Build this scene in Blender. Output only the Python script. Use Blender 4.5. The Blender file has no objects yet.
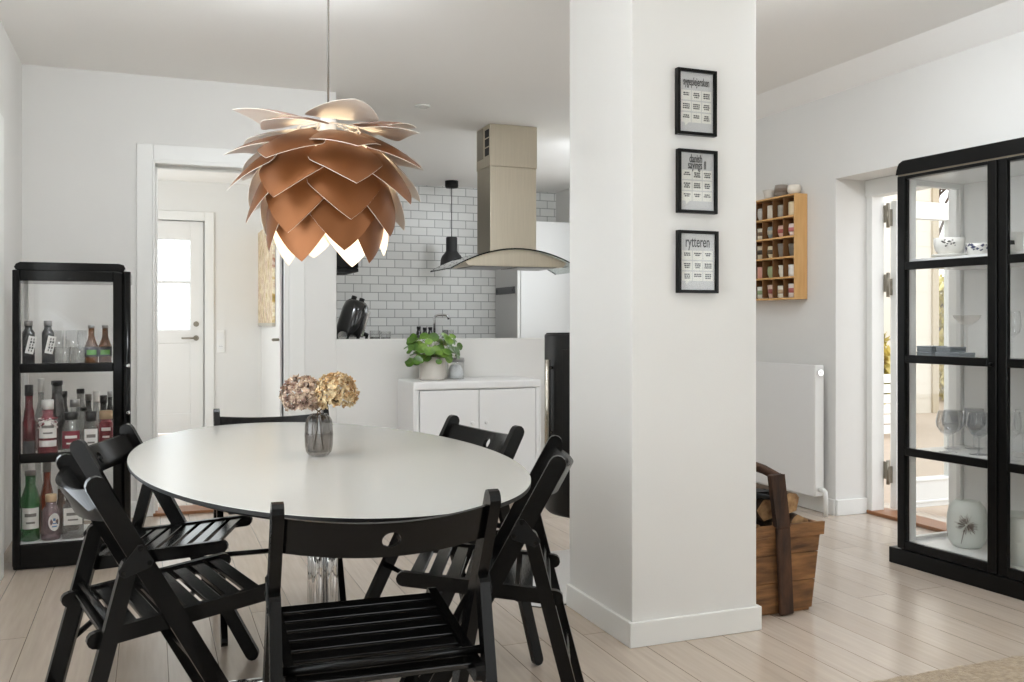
import bpy, bmesh, math, random
from mathutils import Vector, Matrix
random.seed(7)
S = bpy.context.scene
COL = S.collection
PI = math.pi
R_ = math.radians
CAM_H = 1.1

# ---------------------------------------------------------------- materials
def lin(c):
    return tuple(((x/255)/12.92 if x/255 <= .04045 else ((x/255+.055)/1.055)**2.4) for x in c) + (1,)

MATS = {}
def nm(name):
    m = bpy.data.materials.new(name); m.use_nodes = True
    nt = m.node_tree
    for n in list(nt.nodes): nt.nodes.remove(n)
    out = nt.nodes.new('ShaderNodeOutputMaterial')
    return m, nt, out

def pmat(name, col, rough=.5, metal=0, noise=0, nscale=20, bump=0, bscale=60, coat=0, stretch=None, col2=None, spec=.5, sheen=0):
    m, nt, out = nm(name)
    b = nt.nodes.new('ShaderNodeBsdfPrincipled')
    c = lin(col) if max(col) > 1.001 or isinstance(col[0], int) else tuple(col)+(1,)
    b.inputs['Base Color'].default_value = c
    b.inputs['Roughness'].default_value = rough
    b.inputs['Metallic'].default_value = metal
    b.inputs['Specular IOR Level'].default_value = spec
    b.inputs['Coat Weight'].default_value = coat
    b.inputs['Coat Roughness'].default_value = .12
    if sheen: b.inputs['Sheen Weight'].default_value = sheen
    nt.links.new(b.outputs[0], out.inputs[0])
    tc = nt.nodes.new('ShaderNodeTexCoord'); mp = nt.nodes.new('ShaderNodeMapping')
    nt.links.new(tc.outputs['Object'], mp.inputs[0])
    if stretch: mp.inputs['Scale'].default_value = stretch
    if noise or col2:
        n = nt.nodes.new('ShaderNodeTexNoise'); n.inputs['Scale'].default_value = nscale
        n.inputs['Detail'].default_value = 6
        nt.links.new(mp.outputs[0], n.inputs[0])
        mx = nt.nodes.new('ShaderNodeMix'); mx.data_type = 'RGBA'
        cr = nt.nodes.new('ShaderNodeMapRange'); cr.inputs[1].default_value = .3; cr.inputs[2].default_value = .7
        nt.links.new(n.outputs[0], cr.inputs[0]); nt.links.new(cr.outputs[0], mx.inputs[0])
        c2 = lin(col2) if col2 else tuple(max(0, x*(1-noise)) for x in c[:3])+(1,)
        mx.inputs[6].default_value = c; mx.inputs[7].default_value = c2
        nt.links.new(mx.outputs[2], b.inputs['Base Color'])
    if bump:
        n = nt.nodes.new('ShaderNodeTexNoise'); n.inputs['Scale'].default_value = bscale; n.inputs['Detail'].default_value = 4
        nt.links.new(mp.outputs[0], n.inputs[0])
        bp = nt.nodes.new('ShaderNodeBump'); bp.inputs['Strength'].default_value = bump; bp.inputs['Distance'].default_value = .004
        nt.links.new(n.outputs[0], bp.inputs['Height']); nt.links.new(bp.outputs[0], b.inputs['Normal'])
    MATS[name] = m
    return m

def facing_fresnel(nt, f0=.04):
    """Schlick reflectance, the same from both sides of a pane"""
    g = nt.nodes.new('ShaderNodeNewGeometry'); d = nt.nodes.new('ShaderNodeVectorMath'); d.operation = 'DOT_PRODUCT'
    nt.links.new(g.outputs['Normal'], d.inputs[0]); nt.links.new(g.outputs['Incoming'], d.inputs[1])
    prev = d.outputs['Value']
    for op, v in (('ABSOLUTE', None), ('SUBTRACT', 1), ('POWER', 5), ('MULTIPLY_ADD', None)):
        m = nt.nodes.new('ShaderNodeMath'); m.operation = op
        if op == 'SUBTRACT': m.inputs[0].default_value = 1; nt.links.new(prev, m.inputs[1])
        else: nt.links.new(prev, m.inputs[0])
        if op == 'POWER': m.inputs[1].default_value = 5
        if op == 'MULTIPLY_ADD': m.inputs[1].default_value = 1-f0; m.inputs[2].default_value = f0
        prev = m.outputs[0]
    return prev

def thin_glass(name, tint=(1, 1, 1), refl=1.0, rough=.02, ior=1.45):
    """clear pane: transparent with a Fresnel reflection"""
    m, nt, out = nm(name)
    t = nt.nodes.new('ShaderNodeBsdfTransparent'); t.inputs[0].default_value = tuple(tint)+(1,)
    g = nt.nodes.new('ShaderNodeBsdfGlossy'); g.inputs['Roughness'].default_value = rough
    fo = facing_fresnel(nt)
    mu = nt.nodes.new('ShaderNodeMath'); mu.operation = 'MULTIPLY'; mu.inputs[1].default_value = refl
    mx = nt.nodes.new('ShaderNodeMixShader')
    mu.use_clamp = True
    nt.links.new(fo, mu.inputs[0]); nt.links.new(mu.outputs[0], mx.inputs[0])
    nt.links.new(t.outputs[0], mx.inputs[1]); nt.links.new(g.outputs[0], mx.inputs[2])
    nt.links.new(mx.outputs[0], out.inputs[0])
    MATS[name] = m
    return m

def bottle_mat(name, col, density=.4, rough=.08):
    """tinted glass full of liquid: part coloured body, part see-through, glossy skin"""
    m, nt, out = nm(name)
    t = nt.nodes.new('ShaderNodeBsdfTransparent')
    c = lin(col); t.inputs[0].default_value = tuple(.25+.75*x for x in c[:3])+(1,)
    b = nt.nodes.new('ShaderNodeBsdfPrincipled'); b.inputs['Base Color'].default_value = c
    b.inputs['Roughness'].default_value = rough
    mx = nt.nodes.new('ShaderNodeMixShader'); mx.inputs[0].default_value = density
    g = nt.nodes.new('ShaderNodeBsdfGlossy'); g.inputs['Roughness'].default_value = .04
    fo = facing_fresnel(nt)
    m2 = nt.nodes.new('ShaderNodeMixShader')
    nt.links.new(t.outputs[0], mx.inputs[1]); nt.links.new(b.outputs[0], mx.inputs[2])
    nt.links.new(fo, m2.inputs[0]); nt.links.new(mx.outputs[0], m2.inputs[1]); nt.links.new(g.outputs[0], m2.inputs[2])
    nt.links.new(m2.outputs[0], out.inputs[0])
    MATS[name] = m
    return m

WALL = pmat('wall_paint', (226, 225, 222), .75, bump=.05, bscale=140, noise=.02, nscale=3)
CEIL = pmat('ceiling_paint', (247, 245, 242), .85, bump=.05, bscale=90)
TRIM = pmat('trim_paint', (232, 232, 229), .4)
WHITE = pmat('white_lacquer', (230, 230, 229), .35)
DOORW = pmat('door_paint', (232, 231, 228), .4)
BLACK = pmat('black_lacquer', (.0045, .0042, .004), .22, spec=.2, bump=.08, bscale=180, stretch=(1, .25, .25))
SEATBLK = pmat('black_lacquer_seat', (.0045, .0042, .004), .17, spec=.5, bump=.05, bscale=180, stretch=(.25, 1, 1))
CABBLK = pmat('black_painted_wood', (.0045, .0043, .004), .28, spec=.16, bump=.06, bscale=40)
VITBLK = pmat('black_gloss_paint', (.003, .003, .003), .14, spec=.25, bump=.05, bscale=15)
MATBLK = pmat('matt_black', (.007, .007, .007), .5, spec=.25)
STOVE = pmat('stove_black', (.007, .0065, .006), .4, spec=.3)
CHROME = pmat('chrome', (.78, .78, .78), .08, 1)
STEEL = pmat('brushed_steel', (205, 196, 178), .36, 1, noise=.08, nscale=4, bump=.05, bscale=60, stretch=(30, 30, 1))
STEELD = pmat('dark_steel', (150, 144, 132), .4, 1)  # darker steel of handles, hinges and the hood strip
TABLETOP = pmat('table_laminate', (182, 181, 177), .22)
DARKEDGE = pmat('dark_edge', (22, 21, 20), .5, spec=.2)
OAK = pmat('oak', (222, 178, 120), .5, noise=.15, nscale=6, stretch=(8, 8, .8), col2=(208, 160, 100))
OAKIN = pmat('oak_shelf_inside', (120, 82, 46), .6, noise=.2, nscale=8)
THRESH = pmat('threshold_wood', (150, 100, 62), .45, noise=.2, nscale=5, stretch=(12, 1, 1))
OLDWOOD = pmat('old_crate_wood', (158, 112, 68), .8, nscale=5, stretch=(1.2, 4, 7), col2=(78, 52, 32), bump=.9, bscale=18)
OLDDARK = pmat('old_dark_wood', (84, 54, 34), .8, nscale=6, stretch=(5, 3, 1.2), col2=(38, 25, 17), bump=.9, bscale=25)
BARK = pmat('bark', (95, 76, 58), .9, nscale=14, col2=(48, 36, 27), bump=1, bscale=30)
LOGEND = pmat('log_cut', (188, 152, 108), .8, nscale=30, col2=(118, 84, 54), bump=.4, bscale=40)
RUG = pmat('rug_wool', (176, 156, 128), .95, nscale=60, col2=(140, 120, 94), bump=1, bscale=220, sheen=.3)
MAT_COIR = pmat('coir', (190, 176, 150), .95, nscale=90, col2=(150, 134, 108), bump=.8, bscale=150)
COPPER = pmat('copper_leaf', (130, 80, 42), .40, .55, noise=.12, nscale=2)
LEAFIN = pmat('leaf_white_inside', (236, 230, 220), .5)
PORC = pmat('porcelain', (232, 230, 224), .2)
SHELFW = pmat('cabinet_white_paint', (226, 226, 224), .22)
GLASS = thin_glass('window_glass', (.97, .98, .975), 1)
CGLASS = thin_glass('cabinet_glass', (.995, .996, .995), .5)
DRINK = thin_glass('drinking_glass', (.982, .985, .985), 1.6)
SMOKE = thin_glass('smoked_glass', (.68, .66, .64), 1.6)
HGLASS = thin_glass('hood_glass', (.82, .86, .84), 1.4)
DGLASS = thin_glass('hood_glass_edge', (.10, .12, .11), 1)

def floor_mat():
    m, nt, out = nm('whitewashed_planks')
    b = nt.nodes.new('ShaderNodeBsdfPrincipled'); nt.links.new(b.outputs[0], out.inputs[0])
    tc = nt.nodes.new('ShaderNodeTexCoord'); sx = nt.nodes.new('ShaderNodeSeparateXYZ'); cx = nt.nodes.new('ShaderNodeCombineXYZ')
    nt.links.new(tc.outputs['Object'], sx.inputs[0])
    ad = nt.nodes.new('ShaderNodeMath'); ad.operation = 'ADD'; ad.inputs[1].default_value = -2.03+.152*30
    a2 = nt.nodes.new('ShaderNodeMath'); a2.operation = 'ADD'; a2.inputs[1].default_value = 20.4
    nt.links.new(sx.outputs[0], ad.inputs[0]); nt.links.new(sx.outputs[1], a2.inputs[0])
    nt.links.new(a2.outputs[0], cx.inputs[0]); nt.links.new(ad.outputs[0], cx.inputs[1])
    br = nt.nodes.new('ShaderNodeTexBrick'); br.offset = .37; br.inputs['Scale'].default_value = 1
    br.inputs['Mortar Size'].default_value = .0014; br.inputs['Mortar Smooth'].default_value = .3
    br.inputs['Brick Width'].default_value = 1.85; br.inputs['Row Height'].default_value = .152
    br.inputs['Color1'].default_value = lin((208, 193, 178)); br.inputs['Color2'].default_value = lin((197, 181, 165))
    br.inputs['Mortar'].default_value = lin((108, 92, 78))
    nt.links.new(cx.outputs[0], br.inputs[0])
    mp = nt.nodes.new('ShaderNodeMapping'); mp.inputs['Scale'].default_value = (14, .9, 1)
    nt.links.new(tc.outputs['Object'], mp.inputs[0])
    n = nt.nodes.new('ShaderNodeTexNoise'); n.inputs['Scale'].default_value = 4; n.inputs['Detail'].default_value = 7
    nt.links.new(mp.outputs[0], n.inputs[0])
    mx = nt.nodes.new('ShaderNodeMix'); mx.data_type = 'RGBA'; mx.blend_type = 'MULTIPLY'; mx.inputs[0].default_value = .30
    nt.links.new(br.outputs[0], mx.inputs[6]); nt.links.new(n.outputs[0], mx.inputs[7])
    nt.links.new(mx.outputs[2], b.inputs['Base Color'])
    b.inputs['Roughness'].default_value = .22; b.inputs['Specular IOR Level'].default_value = .65
    bp = nt.nodes.new('ShaderNodeBump'); bp.inputs['Strength'].default_value = .25; bp.inputs['Distance'].default_value = .002; bp.invert = True
    nt.links.new(br.outputs[1], bp.inputs['Height']); nt.links.new(bp.outputs[0], b.inputs['Normal'])
    return m

def tile_mat():
    m, nt, out = nm('metro_tiles')
    b = nt.nodes.new('ShaderNodeBsdfPrincipled'); nt.links.new(b.outputs[0], out.inputs[0])
    tc = nt.nodes.new('ShaderNodeTexCoord'); sx = nt.nodes.new('ShaderNodeSeparateXYZ'); cx = nt.nodes.new('ShaderNodeCombineXYZ')
    nt.links.new(tc.outputs['Object'], sx.inputs[0])
    a1 = nt.nodes.new('ShaderNodeMath'); a1.operation = 'ADD'; a1.inputs[1].default_value = 10.04
    a2 = nt.nodes.new('ShaderNodeMath'); a2.operation = 'ADD'; a2.inputs[1].default_value = .021
    nt.links.new(sx.outputs[0], a1.inputs[0]); nt.links.new(sx.outputs[2], a2.inputs[0])
    nt.links.new(a1.outputs[0], cx.inputs[0]); nt.links.new(a2.outputs[0], cx.inputs[1])
    br = nt.nodes.new('ShaderNodeTexBrick'); br.offset = .5; br.inputs['Scale'].default_value = 1
    br.inputs['Mortar Size'].default_value = .0038; br.inputs['Mortar Smooth'].default_value = .1
    br.inputs['Brick Width'].default_value = .168; br.inputs['Row Height'].default_value = .084
    br.inputs['Color1'].default_value = lin((232, 232, 229)); br.inputs['Color2'].default_value = lin((222, 222, 219))
    br.inputs['Mortar'].default_value = lin((158, 158, 155))
    nt.links.new(cx.outputs[0], br.inputs[0]); nt.links.new(br.outputs[0], b.inputs['Base Color'])
    b.inputs['Roughness'].default_value = .28
    bp = nt.nodes.new('ShaderNodeBump'); bp.inputs['Strength'].default_value = .5; bp.inputs['Distance'].default_value = .003; bp.invert = True
    nt.links.new(br.outputs[1], bp.inputs['Height']); nt.links.new(bp.outputs[0], b.inputs['Normal'])
    return m

def frosted_mat():
    m, nt, out = nm('frosted_glass')
    t = nt.nodes.new('ShaderNodeBsdfTransparent'); t.inputs[0].default_value = (.9, .92, .92, 1)
    d = nt.nodes.new('ShaderNodeBsdfTranslucent'); d.inputs[0].default_value = (.80, .82, .82, 1)
    v = nt.nodes.new('ShaderNodeTexVoronoi'); v.inputs['Scale'].default_value = 55
    tc = nt.nodes.new('ShaderNodeTexCoord'); nt.links.new(tc.outputs['Object'], v.inputs[0])
    mr = nt.nodes.new('ShaderNodeMapRange'); mr.inputs[1].default_value = .1; mr.inputs[2].default_value = .6; mr.inputs[3].default_value = .62; mr.inputs[4].default_value = .92
    nt.links.new(v.outputs[0], mr.inputs[0])
    mx = nt.nodes.new('ShaderNodeMixShader'); nt.links.new(mr.outputs[0], mx.inputs[0])
    nt.links.new(t.outputs[0], mx.inputs[1]); nt.links.new(d.outputs[0], mx.inputs[2]); nt.links.new(mx.outputs[0], out.inputs[0])
    return m

def ramp_mat(name, stops, scale=6, stretch=None, rough=.7, detail=5):
    m, nt, out = nm(name)
    b = nt.nodes.new('ShaderNodeBsdfPrincipled'); b.inputs['Roughness'].default_value = rough
    nt.links.new(b.outputs[0], out.inputs[0])
    tc = nt.nodes.new('ShaderNodeTexCoord'); mp = nt.nodes.new('ShaderNodeMapping')
    if stretch: mp.inputs['Scale'].default_value = stretch
    nt.links.new(tc.outputs['Object'], mp.inputs[0])
    n = nt.nodes.new('ShaderNodeTexNoise'); n.inputs['Scale'].default_value = scale; n.inputs['Detail'].default_value = detail
    nt.links.new(mp.outputs[0], n.inputs[0])
    r = nt.nodes.new('ShaderNodeValToRGB'); nt.links.new(n.outputs[0], r.inputs[0])
    el = r.color_ramp.elements
    while len(el) < len(stops): el.new(.5)
    for e, (p, c) in zip(el, stops): e.position = p; e.color = lin(c)
    nt.links.new(r.outputs[0], b.inputs['Base Color'])
    return m

FLOOR = floor_mat(); TILES = tile_mat(); FROST = frosted_mat()

# ---------------------------------------------------------------- mesh builder
class MB:
    def __init__(s): s.v = []; s.f = []; s.mi = []; s.sm = []
    def add(s, vs, fs, mi=0, smooth=False, M=None):
        b = len(s.v)
        s.v += [tuple(M @ Vector(p)) for p in vs] if M else [tuple(p) for p in vs]
        for f in fs:
            s.f.append(tuple(i+b for i in f)); s.mi.append(mi); s.sm.append(smooth)
        return s
    def box(s, x0, y0, z0, x1, y1, z1, mi=0, M=None):
        x0, x1 = sorted((x0, x1)); y0, y1 = sorted((y0, y1)); z0, z1 = sorted((z0, z1))
        v = [(x0,y0,z0),(x1,y0,z0),(x1,y1,z0),(x0,y1,z0),(x0,y0,z1),(x1,y0,z1),(x1,y1,z1),(x0,y1,z1)]
        return s.add(v, [(0,3,2,1),(4,5,6,7),(0,1,5,4),(1,2,6,5),(2,3,7,6),(3,0,4,7)], mi, False, M)
    def lathe(s, prof, c=(0,0,0), n=24, mi=0, smooth=True, mod=None, M=None):
        vs = []; fs = []
        for (r, z) in prof:
            for k in range(n):
                a = 2*PI*k/n; q = r*(mod(a, z) if mod else 1)
                vs.append((c[0]+q*math.cos(a), c[1]+q*math.sin(a), c[2]+z))
        for j in range(len(prof)-1):
            for k in range(n):
                k2 = (k+1) % n
                fs.append((j*n+k, j*n+k2, (j+1)*n+k2, (j+1)*n+k))
        s.add(vs, fs, mi, smooth, M)
        caps = []
        if prof[0][0] > 1e-4: caps.append(tuple(reversed(range(n))))
        if prof[-1][0] > 1e-4: caps.append(tuple(range((len(prof)-1)*n, len(prof)*n)))
        b = len(s.v)-len(vs)
        for f in caps: s.f.append(tuple(i+b for i in f)); s.mi.append(mi); s.sm.append(False)
        return s
    def cyl(s, p0, p1, r0, r1=None, n=16, mi=0, smooth=True, caps=True):
        p0 = Vector(p0); p1 = Vector(p1); r1 = r0 if r1 is None else r1
        return s.tube([p0, p1], [r0, r1], n, mi, smooth, caps)
    def tube(s, pts, r, n=10, mi=0, smooth=True, caps=True):
        pts = [Vector(p) for p in pts]; R = r if isinstance(r, (list, tuple)) else [r]*len(pts)
        t0 = (pts[1]-pts[0]).normalized()
        up = Vector((0,0,1)) if abs(t0.z) < .9 else Vector((1,0,0))
        nrm = t0.cross(up).normalized(); vs = []; fs = []
        for i, p in enumerate(pts):
            t = (pts[min(i+1, len(pts)-1)]-pts[max(i-1, 0)]).normalized()
            nrm = (nrm - t*nrm.dot(t)).normalized(); bn = t.cross(nrm)
            for k in range(n):
                a = 2*PI*k/n; vs.append(p + (nrm*math.cos(a)+bn*math.sin(a))*R[i])
        for j in range(len(pts)-1):
            for k in range(n):
                k2 = (k+1) % n; fs.append((j*n+k, j*n+k2, (j+1)*n+k2, (j+1)*n+k))
        b = len(s.v); s.add(vs, fs, mi, smooth)
        if caps:
            s.f.append(tuple(b+i for i in reversed(range(n)))); s.mi.append(mi); s.sm.append(False)
            s.f.append(tuple(b+(len(pts)-1)*n+i for i in range(n))); s.mi.append(mi); s.sm.append(False)
        return s
    def prism(s, poly, a0, a1, axis='z', mi=0, side_mi=None, M=None):
        """poly in the plane across `axis`: z->(x,y), x->(y,z), y->(x,z)"""
        n = len(poly)
        def P(p, a):
            return (p[0], p[1], a) if axis == 'z' else ((a, p[0], p[1]) if axis == 'x' else (p[0], a, p[1]))
        vs = [P(p, a0) for p in poly]+[P(p, a1) for p in poly]
        fs = [(i, (i+1) % n, n+(i+1) % n, n+i) for i in range(n)]
        s.add(vs, [tuple(reversed(range(n))), tuple(range(n, 2*n))], mi, False, M)
        s.add(vs, fs, mi if side_mi is None else side_mi, False, M)
        return s
    def stadium(s, p0, p1, depth, x0, x1, mi=0, round0=True, round1=True, n=6):
        """bar with rounded ends in the YZ plane between p0 and p1, thick from x0 to x1"""
        a = Vector((p0[0], p0[1])); b = Vector((p1[0], p1[1])); t = (b-a).normalized(); q = Vector((-t.y, t.x)); r = depth/2
        poly = []
        if round1:
            for k in range(n+1):
                g = -PI/2+PI*k/n; poly.append(tuple(b + t*(r*math.cos(g)) + q*(r*math.sin(g))))
        else: poly += [tuple(b-q*r), tuple(b+q*r)]
        if round0:
            for k in range(n+1):
                g = PI/2+PI*k/n; poly.append(tuple(a + t*(r*math.cos(g)) + q*(r*math.sin(g))))
        else: poly += [tuple(a+q*r), tuple(a-q*r)]
        return s.prism(poly, x0, x1, 'x', mi)
    def grid(s, fn, nu, nv, mi=0, smooth=True, both=None):
        vs = [fn(i/nu, j/nv) for j in range(nv+1) for i in range(nu+1)]
        fs = [(j*(nu+1)+i, j*(nu+1)+i+1, (j+1)*(nu+1)+i+1, (j+1)*(nu+1)+i) for j in range(nv) for i in range(nu)]
        return s.add(vs, fs, mi, smooth)
    def mesh(s, name, mats, fix=True):
        me = bpy.data.meshes.new(name); me.from_pydata(s.v, [], s.f)
        for m in (mats if isinstance(mats, (list, tuple)) else [mats]): me.materials.append(m)
        for p, mi, sm in zip(me.polygons, s.mi, s.sm): p.material_index = mi; p.use_smooth = sm
        if fix:
            bm = bmesh.new(); bm.from_mesh(me); bmesh.ops.recalc_face_normals(bm, faces=bm.faces); bm.to_mesh(me); bm.free()
        me.update(); return me
    def build(s, name, mats, parent=None, bevel=0, seg=2, fix=True):
        o = bpy.data.objects.new(name, s.mesh(name, mats, fix)); COL.objects.link(o)
        if parent: o.parent = parent
        if bevel:
            b = o.modifiers.new('bevel', 'BEVEL'); b.width = bevel; b.segments = seg; b.limit_method = 'ANGLE'; b.angle_limit = math.radians(40)
            b.harden_normals = False
        return o

def thing(name, label, cat, loc=(0,0,0), rotz=0, group=None):
    o = bpy.data.objects.new(name, None); COL.objects.link(o)
    o.empty_display_size = .05
    o.location = loc; o.rotation_euler = (0, 0, rotz); o['label'] = label; o['category'] = cat
    if group: o['group'] = group
    return o
def tag(o, label, cat, group=None, loc=None, rotz=None):
    o['label'] = label; o['category'] = cat
    if group: o['group'] = group
    if loc: o.location = loc
    if rotz is not None: o.rotation_euler = (0, 0, rotz)
    return o
def struct(name, mb, mat, label=None, bevel=0, cat=None):
    o = mb.build(name, mat, None, bevel); o['kind'] = 'structure'
    if label: o['label'] = label
    o['category'] = cat or name.split('_')[0]
    return o
def structroot(name, label, loc=(0,0,0), rotz=0):
    o = thing(name, label, name.split('_')[0], loc, rotz); o['kind'] = 'structure'; return o
def dup(root, loc, rotz, label, group=None):
    r = root.copy(); COL.objects.link(r); r.location = loc; r.rotation_euler = (0, 0, rotz); r['label'] = label
    if group: r['group'] = group
    for ch in list(root.children):
        c = ch.copy(); COL.objects.link(c); c.parent = r
        for g in list(ch.children):
            d = g.copy(); COL.objects.link(d); d.parent = c
    return r
def B(*a, mi=0): return MB().box(*a, mi=mi)
def rot(ax, deg): return Matrix.Rotation(math.radians(deg), 4, ax)
def T(x, y, z): return Matrix.Translation((x, y, z))
def text_mesh(name, body, size, mat, parent, M, sx=1.0, depth=.0006, bold=0, align='CENTER'):
    cu = bpy.data.curves.new(name, 'FONT'); cu.body = body; cu.size = size; cu.align_x = align; cu.align_y = 'CENTER'
    cu.extrude = depth; cu.offset = bold; cu.space_character = 1.0
    t = bpy.data.objects.new(name+'_curve', cu); COL.objects.link(t)
    dg = bpy.context.evaluated_depsgraph_get()
    me = bpy.data.meshes.new_from_object(t.evaluated_get(dg))
    bpy.data.objects.remove(t); bpy.data.curves.remove(cu)
    me.transform(M @ Matrix.Diagonal((sx, 1, 1, 1))); me.materials.clear(); me.materials.append(mat)
    o = bpy.data.objects.new(name, me); COL.objects.link(o); o.parent = parent
    return o

# ================================================================= the room
CZ = 2.51
YB = 5.69           # wall with the doorway and the kitchen half wall
XR = 3.65           # wall with the radiator
HALLX = 1.06        # wall between hall and kitchen
struct('floor', B(-1.6, -2.2, -.08, 4.2, 10.0, 0), FLOOR, 'whitewashed wide plank floor', cat='floor')
mb = MB().box(-1.8, -2.3, CZ, 3.5, 10.1, CZ+.12).box(3.5, 5.9, CZ, 4.4, 10.1, CZ+.12)
mb.prism([(3.5, CZ), (3.5, CZ+.12), (3.95, CZ+.12), (3.95, 2.41), (3.649, 2.41)], -2.3, 5.9, 'y')
struct('ceiling', mb, CEIL, 'white plaster ceiling with a sloped strip above the radiator wall')

# left wall with glazed opening (light) behind the camera's view
mb = MB().box(-.85, 4.42, 0, -.65, YB+.14, CZ).box(-.85, -2.2, 0, -.65, 1.0, CZ).box(-.85, 1.0, 2.0, -.65, 2.8, CZ).box(-.85, 1.0, 0, -.65, 2.8, .35).box(-.85, 2.8, 0, -.65, 4.42, CZ)
struct('wall_left', mb, WALL, 'white left wall')
mb = MB().box(-.65, 4.42, 0, -.59, 4.56, 1.99).box(-.65, .2, 1.9, -.59, 4.42, 1.99)
struct('trim_1', mb, TRIM, 'white casing on the left wall', bevel=.004, cat='trim')
def window(name, x0, y0, z0, x1, y1, z1, axis, n, label, glass=None):
    """glazed frame in a wall opening; axis 'y' runs along Y"""
    r = structroot(name, label, (x0, y0, z0)); L = (y1-y0) if axis == 'y' else (x1-x0); H = z1-z0; w = .055; d = .06
    mb = MB()
    def bx(a, b, c, e): mb.box(*((0, a, c, d, b, e) if axis == 'y' else (a, 0, c, b, d, e)))
    bx(0, L, 0, w); bx(0, L, H-w, H); bx(0, w, w, H-w); bx(L-w, L, w, H-w)
    for k in range(1, n): bx(L*k/n-w/2, L*k/n+w/2, w, H-w)
    mb.build('window_frame', TRIM, r, .004)
    g = MB()
    if axis == 'y': g.box(d/2-.003, w, w, d/2+.003, L-w, H-w)
    else: g.box(w, d/2-.003, w, L-w, d/2+.003, H-w)
    g.build('pane', glass or GLASS, r)
    return r
window('window_1', -.78, 1.0, .35, -.72, 2.8, 2.0, 'y', 2, 'wide white window in the left wall')

# back wall with the doorway
DX0, DX1, DH = .016, .745, 2.03
mb = MB().box(-.85, YB, 0, DX0, YB+.14, CZ).box(DX1, YB, 0, HALLX, YB+.14, CZ).box(DX0, YB, DH, DX1, YB+.14, CZ)
struct('wall_back', mb, WALL, 'white wall with the doorway to the hall')
mb = MB().box(-.072, YB-.018, 0, DX0, YB, DH+.09).box(DX1+.03, YB-.018, 0, DX1+.125, YB, DH+.09).box(DX0, YB-.018, DH, DX1+.03, YB, DH+.09)
mb.box(DX0-.005, YB-.026, 0, DX0+.012, YB+.14, DH).box(DX1, YB-.026, 0, DX1+.03, YB+.14, DH).box(DX0, YB-.026, DH-.02, DX1, YB+.14, DH+.004)
mb.box(DX0+.012, YB+.05, 0, DX0+.026, YB+.09, DH-.02).box(DX1-.014, YB+.05, 0, DX1, YB+.09, DH-.02).box(DX0+.012, YB+.05, DH-.036, DX1, YB+.09, DH-.02)
struct('trim_2', mb, TRIM, 'white moulded casing round the hall doorway', bevel=.004, cat='trim')
struct('trim_3', B(DX0, YB-.03, 0, DX1, YB+.16, .018), THRESH, 'brown wooden threshold of the hall doorway', bevel=.004, cat='trim')
# half wall
struct('wall_half', B(HALLX, YB, 0, 3.66, YB+.12, 1.0), WALL, 'white half wall between dining room and kitchen', bevel=.004, cat='wall')
# kitchen / hall walls
struct('wall_hall', B(HALLX, YB+.14, 0, HALLX+.03, 9.9, CZ), WALL, 'white wall between hall and kitchen')
struct('wall_kitchen', B(HALLX+.03, 9.2, 0, 4.2, 9.35, CZ), TILES, 'white metro tile wall at the back of the kitchen')
mb = MB().box(4.09, 5.9, 0, 4.25, 6.0, CZ).box(4.09, 8.2, 0, 4.25, 9.2, CZ).box(4.09, 6.0, 0, 4.25, 8.2, .95).box(4.09, 6.0, 2.2, 4.25, 8.2, CZ)
mb.box(3.66, 5.82, 0, 4.25, 5.9, CZ)
struct('wall_kitchen_side', mb, WALL, 'white side wall of the kitchen')
window('window_2', 4.15, 6.0, .95, 4.21, 8.2, 2.2, 'y', 3, 'unseen kitchen window added in the side wall for light')  # unseen window, put in to light the kitchen
HY = 9.8
mb = MB().box(-1.5, HY, 0, -.31, HY+.1, CZ).box(.51, HY, 0, HALLX, HY+.1, CZ).box(-.31, HY, 2.12, .51, HY+.1, CZ)
struct('wall_hall_back', mb, WALL, 'white end wall of the hall')
mb = MB().box(-1.5, YB+.14, 0, -1.4, 6.6, CZ).box(-1.5, 9.0, 0, -1.4, HY, CZ).box(-1.5, 6.6, 0, -1.4, 9.0, .4).box(-1.5, 6.6, 2.2, -1.4, 9.0, CZ)
struct('wall_hall_side', mb, WALL, 'white side wall of the hall')
window('window_3', -1.47, 6.6, .4, -1.41, 9.0, 2.2, 'y', 2, 'unseen hall side window added for light')  # unseen window, put in to light the hall

# hall end door
d1 = structroot('door_1', 'white hall door with two frosted panes', (-.31, HY, 0))
mb = MB().box(-.09, -.02, 0, 0, .02, 2.21).box(.82, -.02, 0, .91, .02, 2.21).box(0, -.02, 2.12, .82, .02, 2.21)
mb.box(-.001, .062, 0, .03, .09, 2.12).box(.79, .062, 0, .821, .09, 2.12).box(.03, .062, 2.09, .79, .09, 2.121)
mb.build('door_casing', TRIM, d1, .004)
W = .81
mb = MB()
mb.box(.005, .02, .01, .13, .06, 2.115).box(W-.125, .02, .01, W, .06, 2.115).box(.13, .02, 1.93, W-.125, .06, 2.115)
mb.box(.13, .02, .90, W-.125, .06, 1.03).box(.13, .02, .01, W-.125, .06, .2).box(.13, .03, .2, W-.125, .05, .90)
mb.box(.13, .02, 1.495, W-.125, .06, 1.515)
mb.build('door_leaf', DOORW, d1, .004)
MB().box(.13, .035, 1.03, W-.125, .045, 1.495).box(.13, .035, 1.515, W-.125, .045, 1.93).build('frosted_glass', FROST, d1)
mb = MB().cyl((W-.07, .02, .95), (W-.07, -.035, .95), .011).tube([(W-.07, -.035, .95), (W-.10, -.042, .95), (W-.21, -.042, .95)], .010)
mb.cyl((W-.07, .02, .95), (W-.07, .012, .95), .027, n=20)
mb.build('door_handle', STEELD, d1)
mb = MB().cyl((W-.07, .02, 1.09), (W-.07, .008, 1.09), .027, n=20).box(W-.078, .002, 1.08, W-.062, .009, 1.10)
mb.build('door_lock', STEELD, d1)
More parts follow.
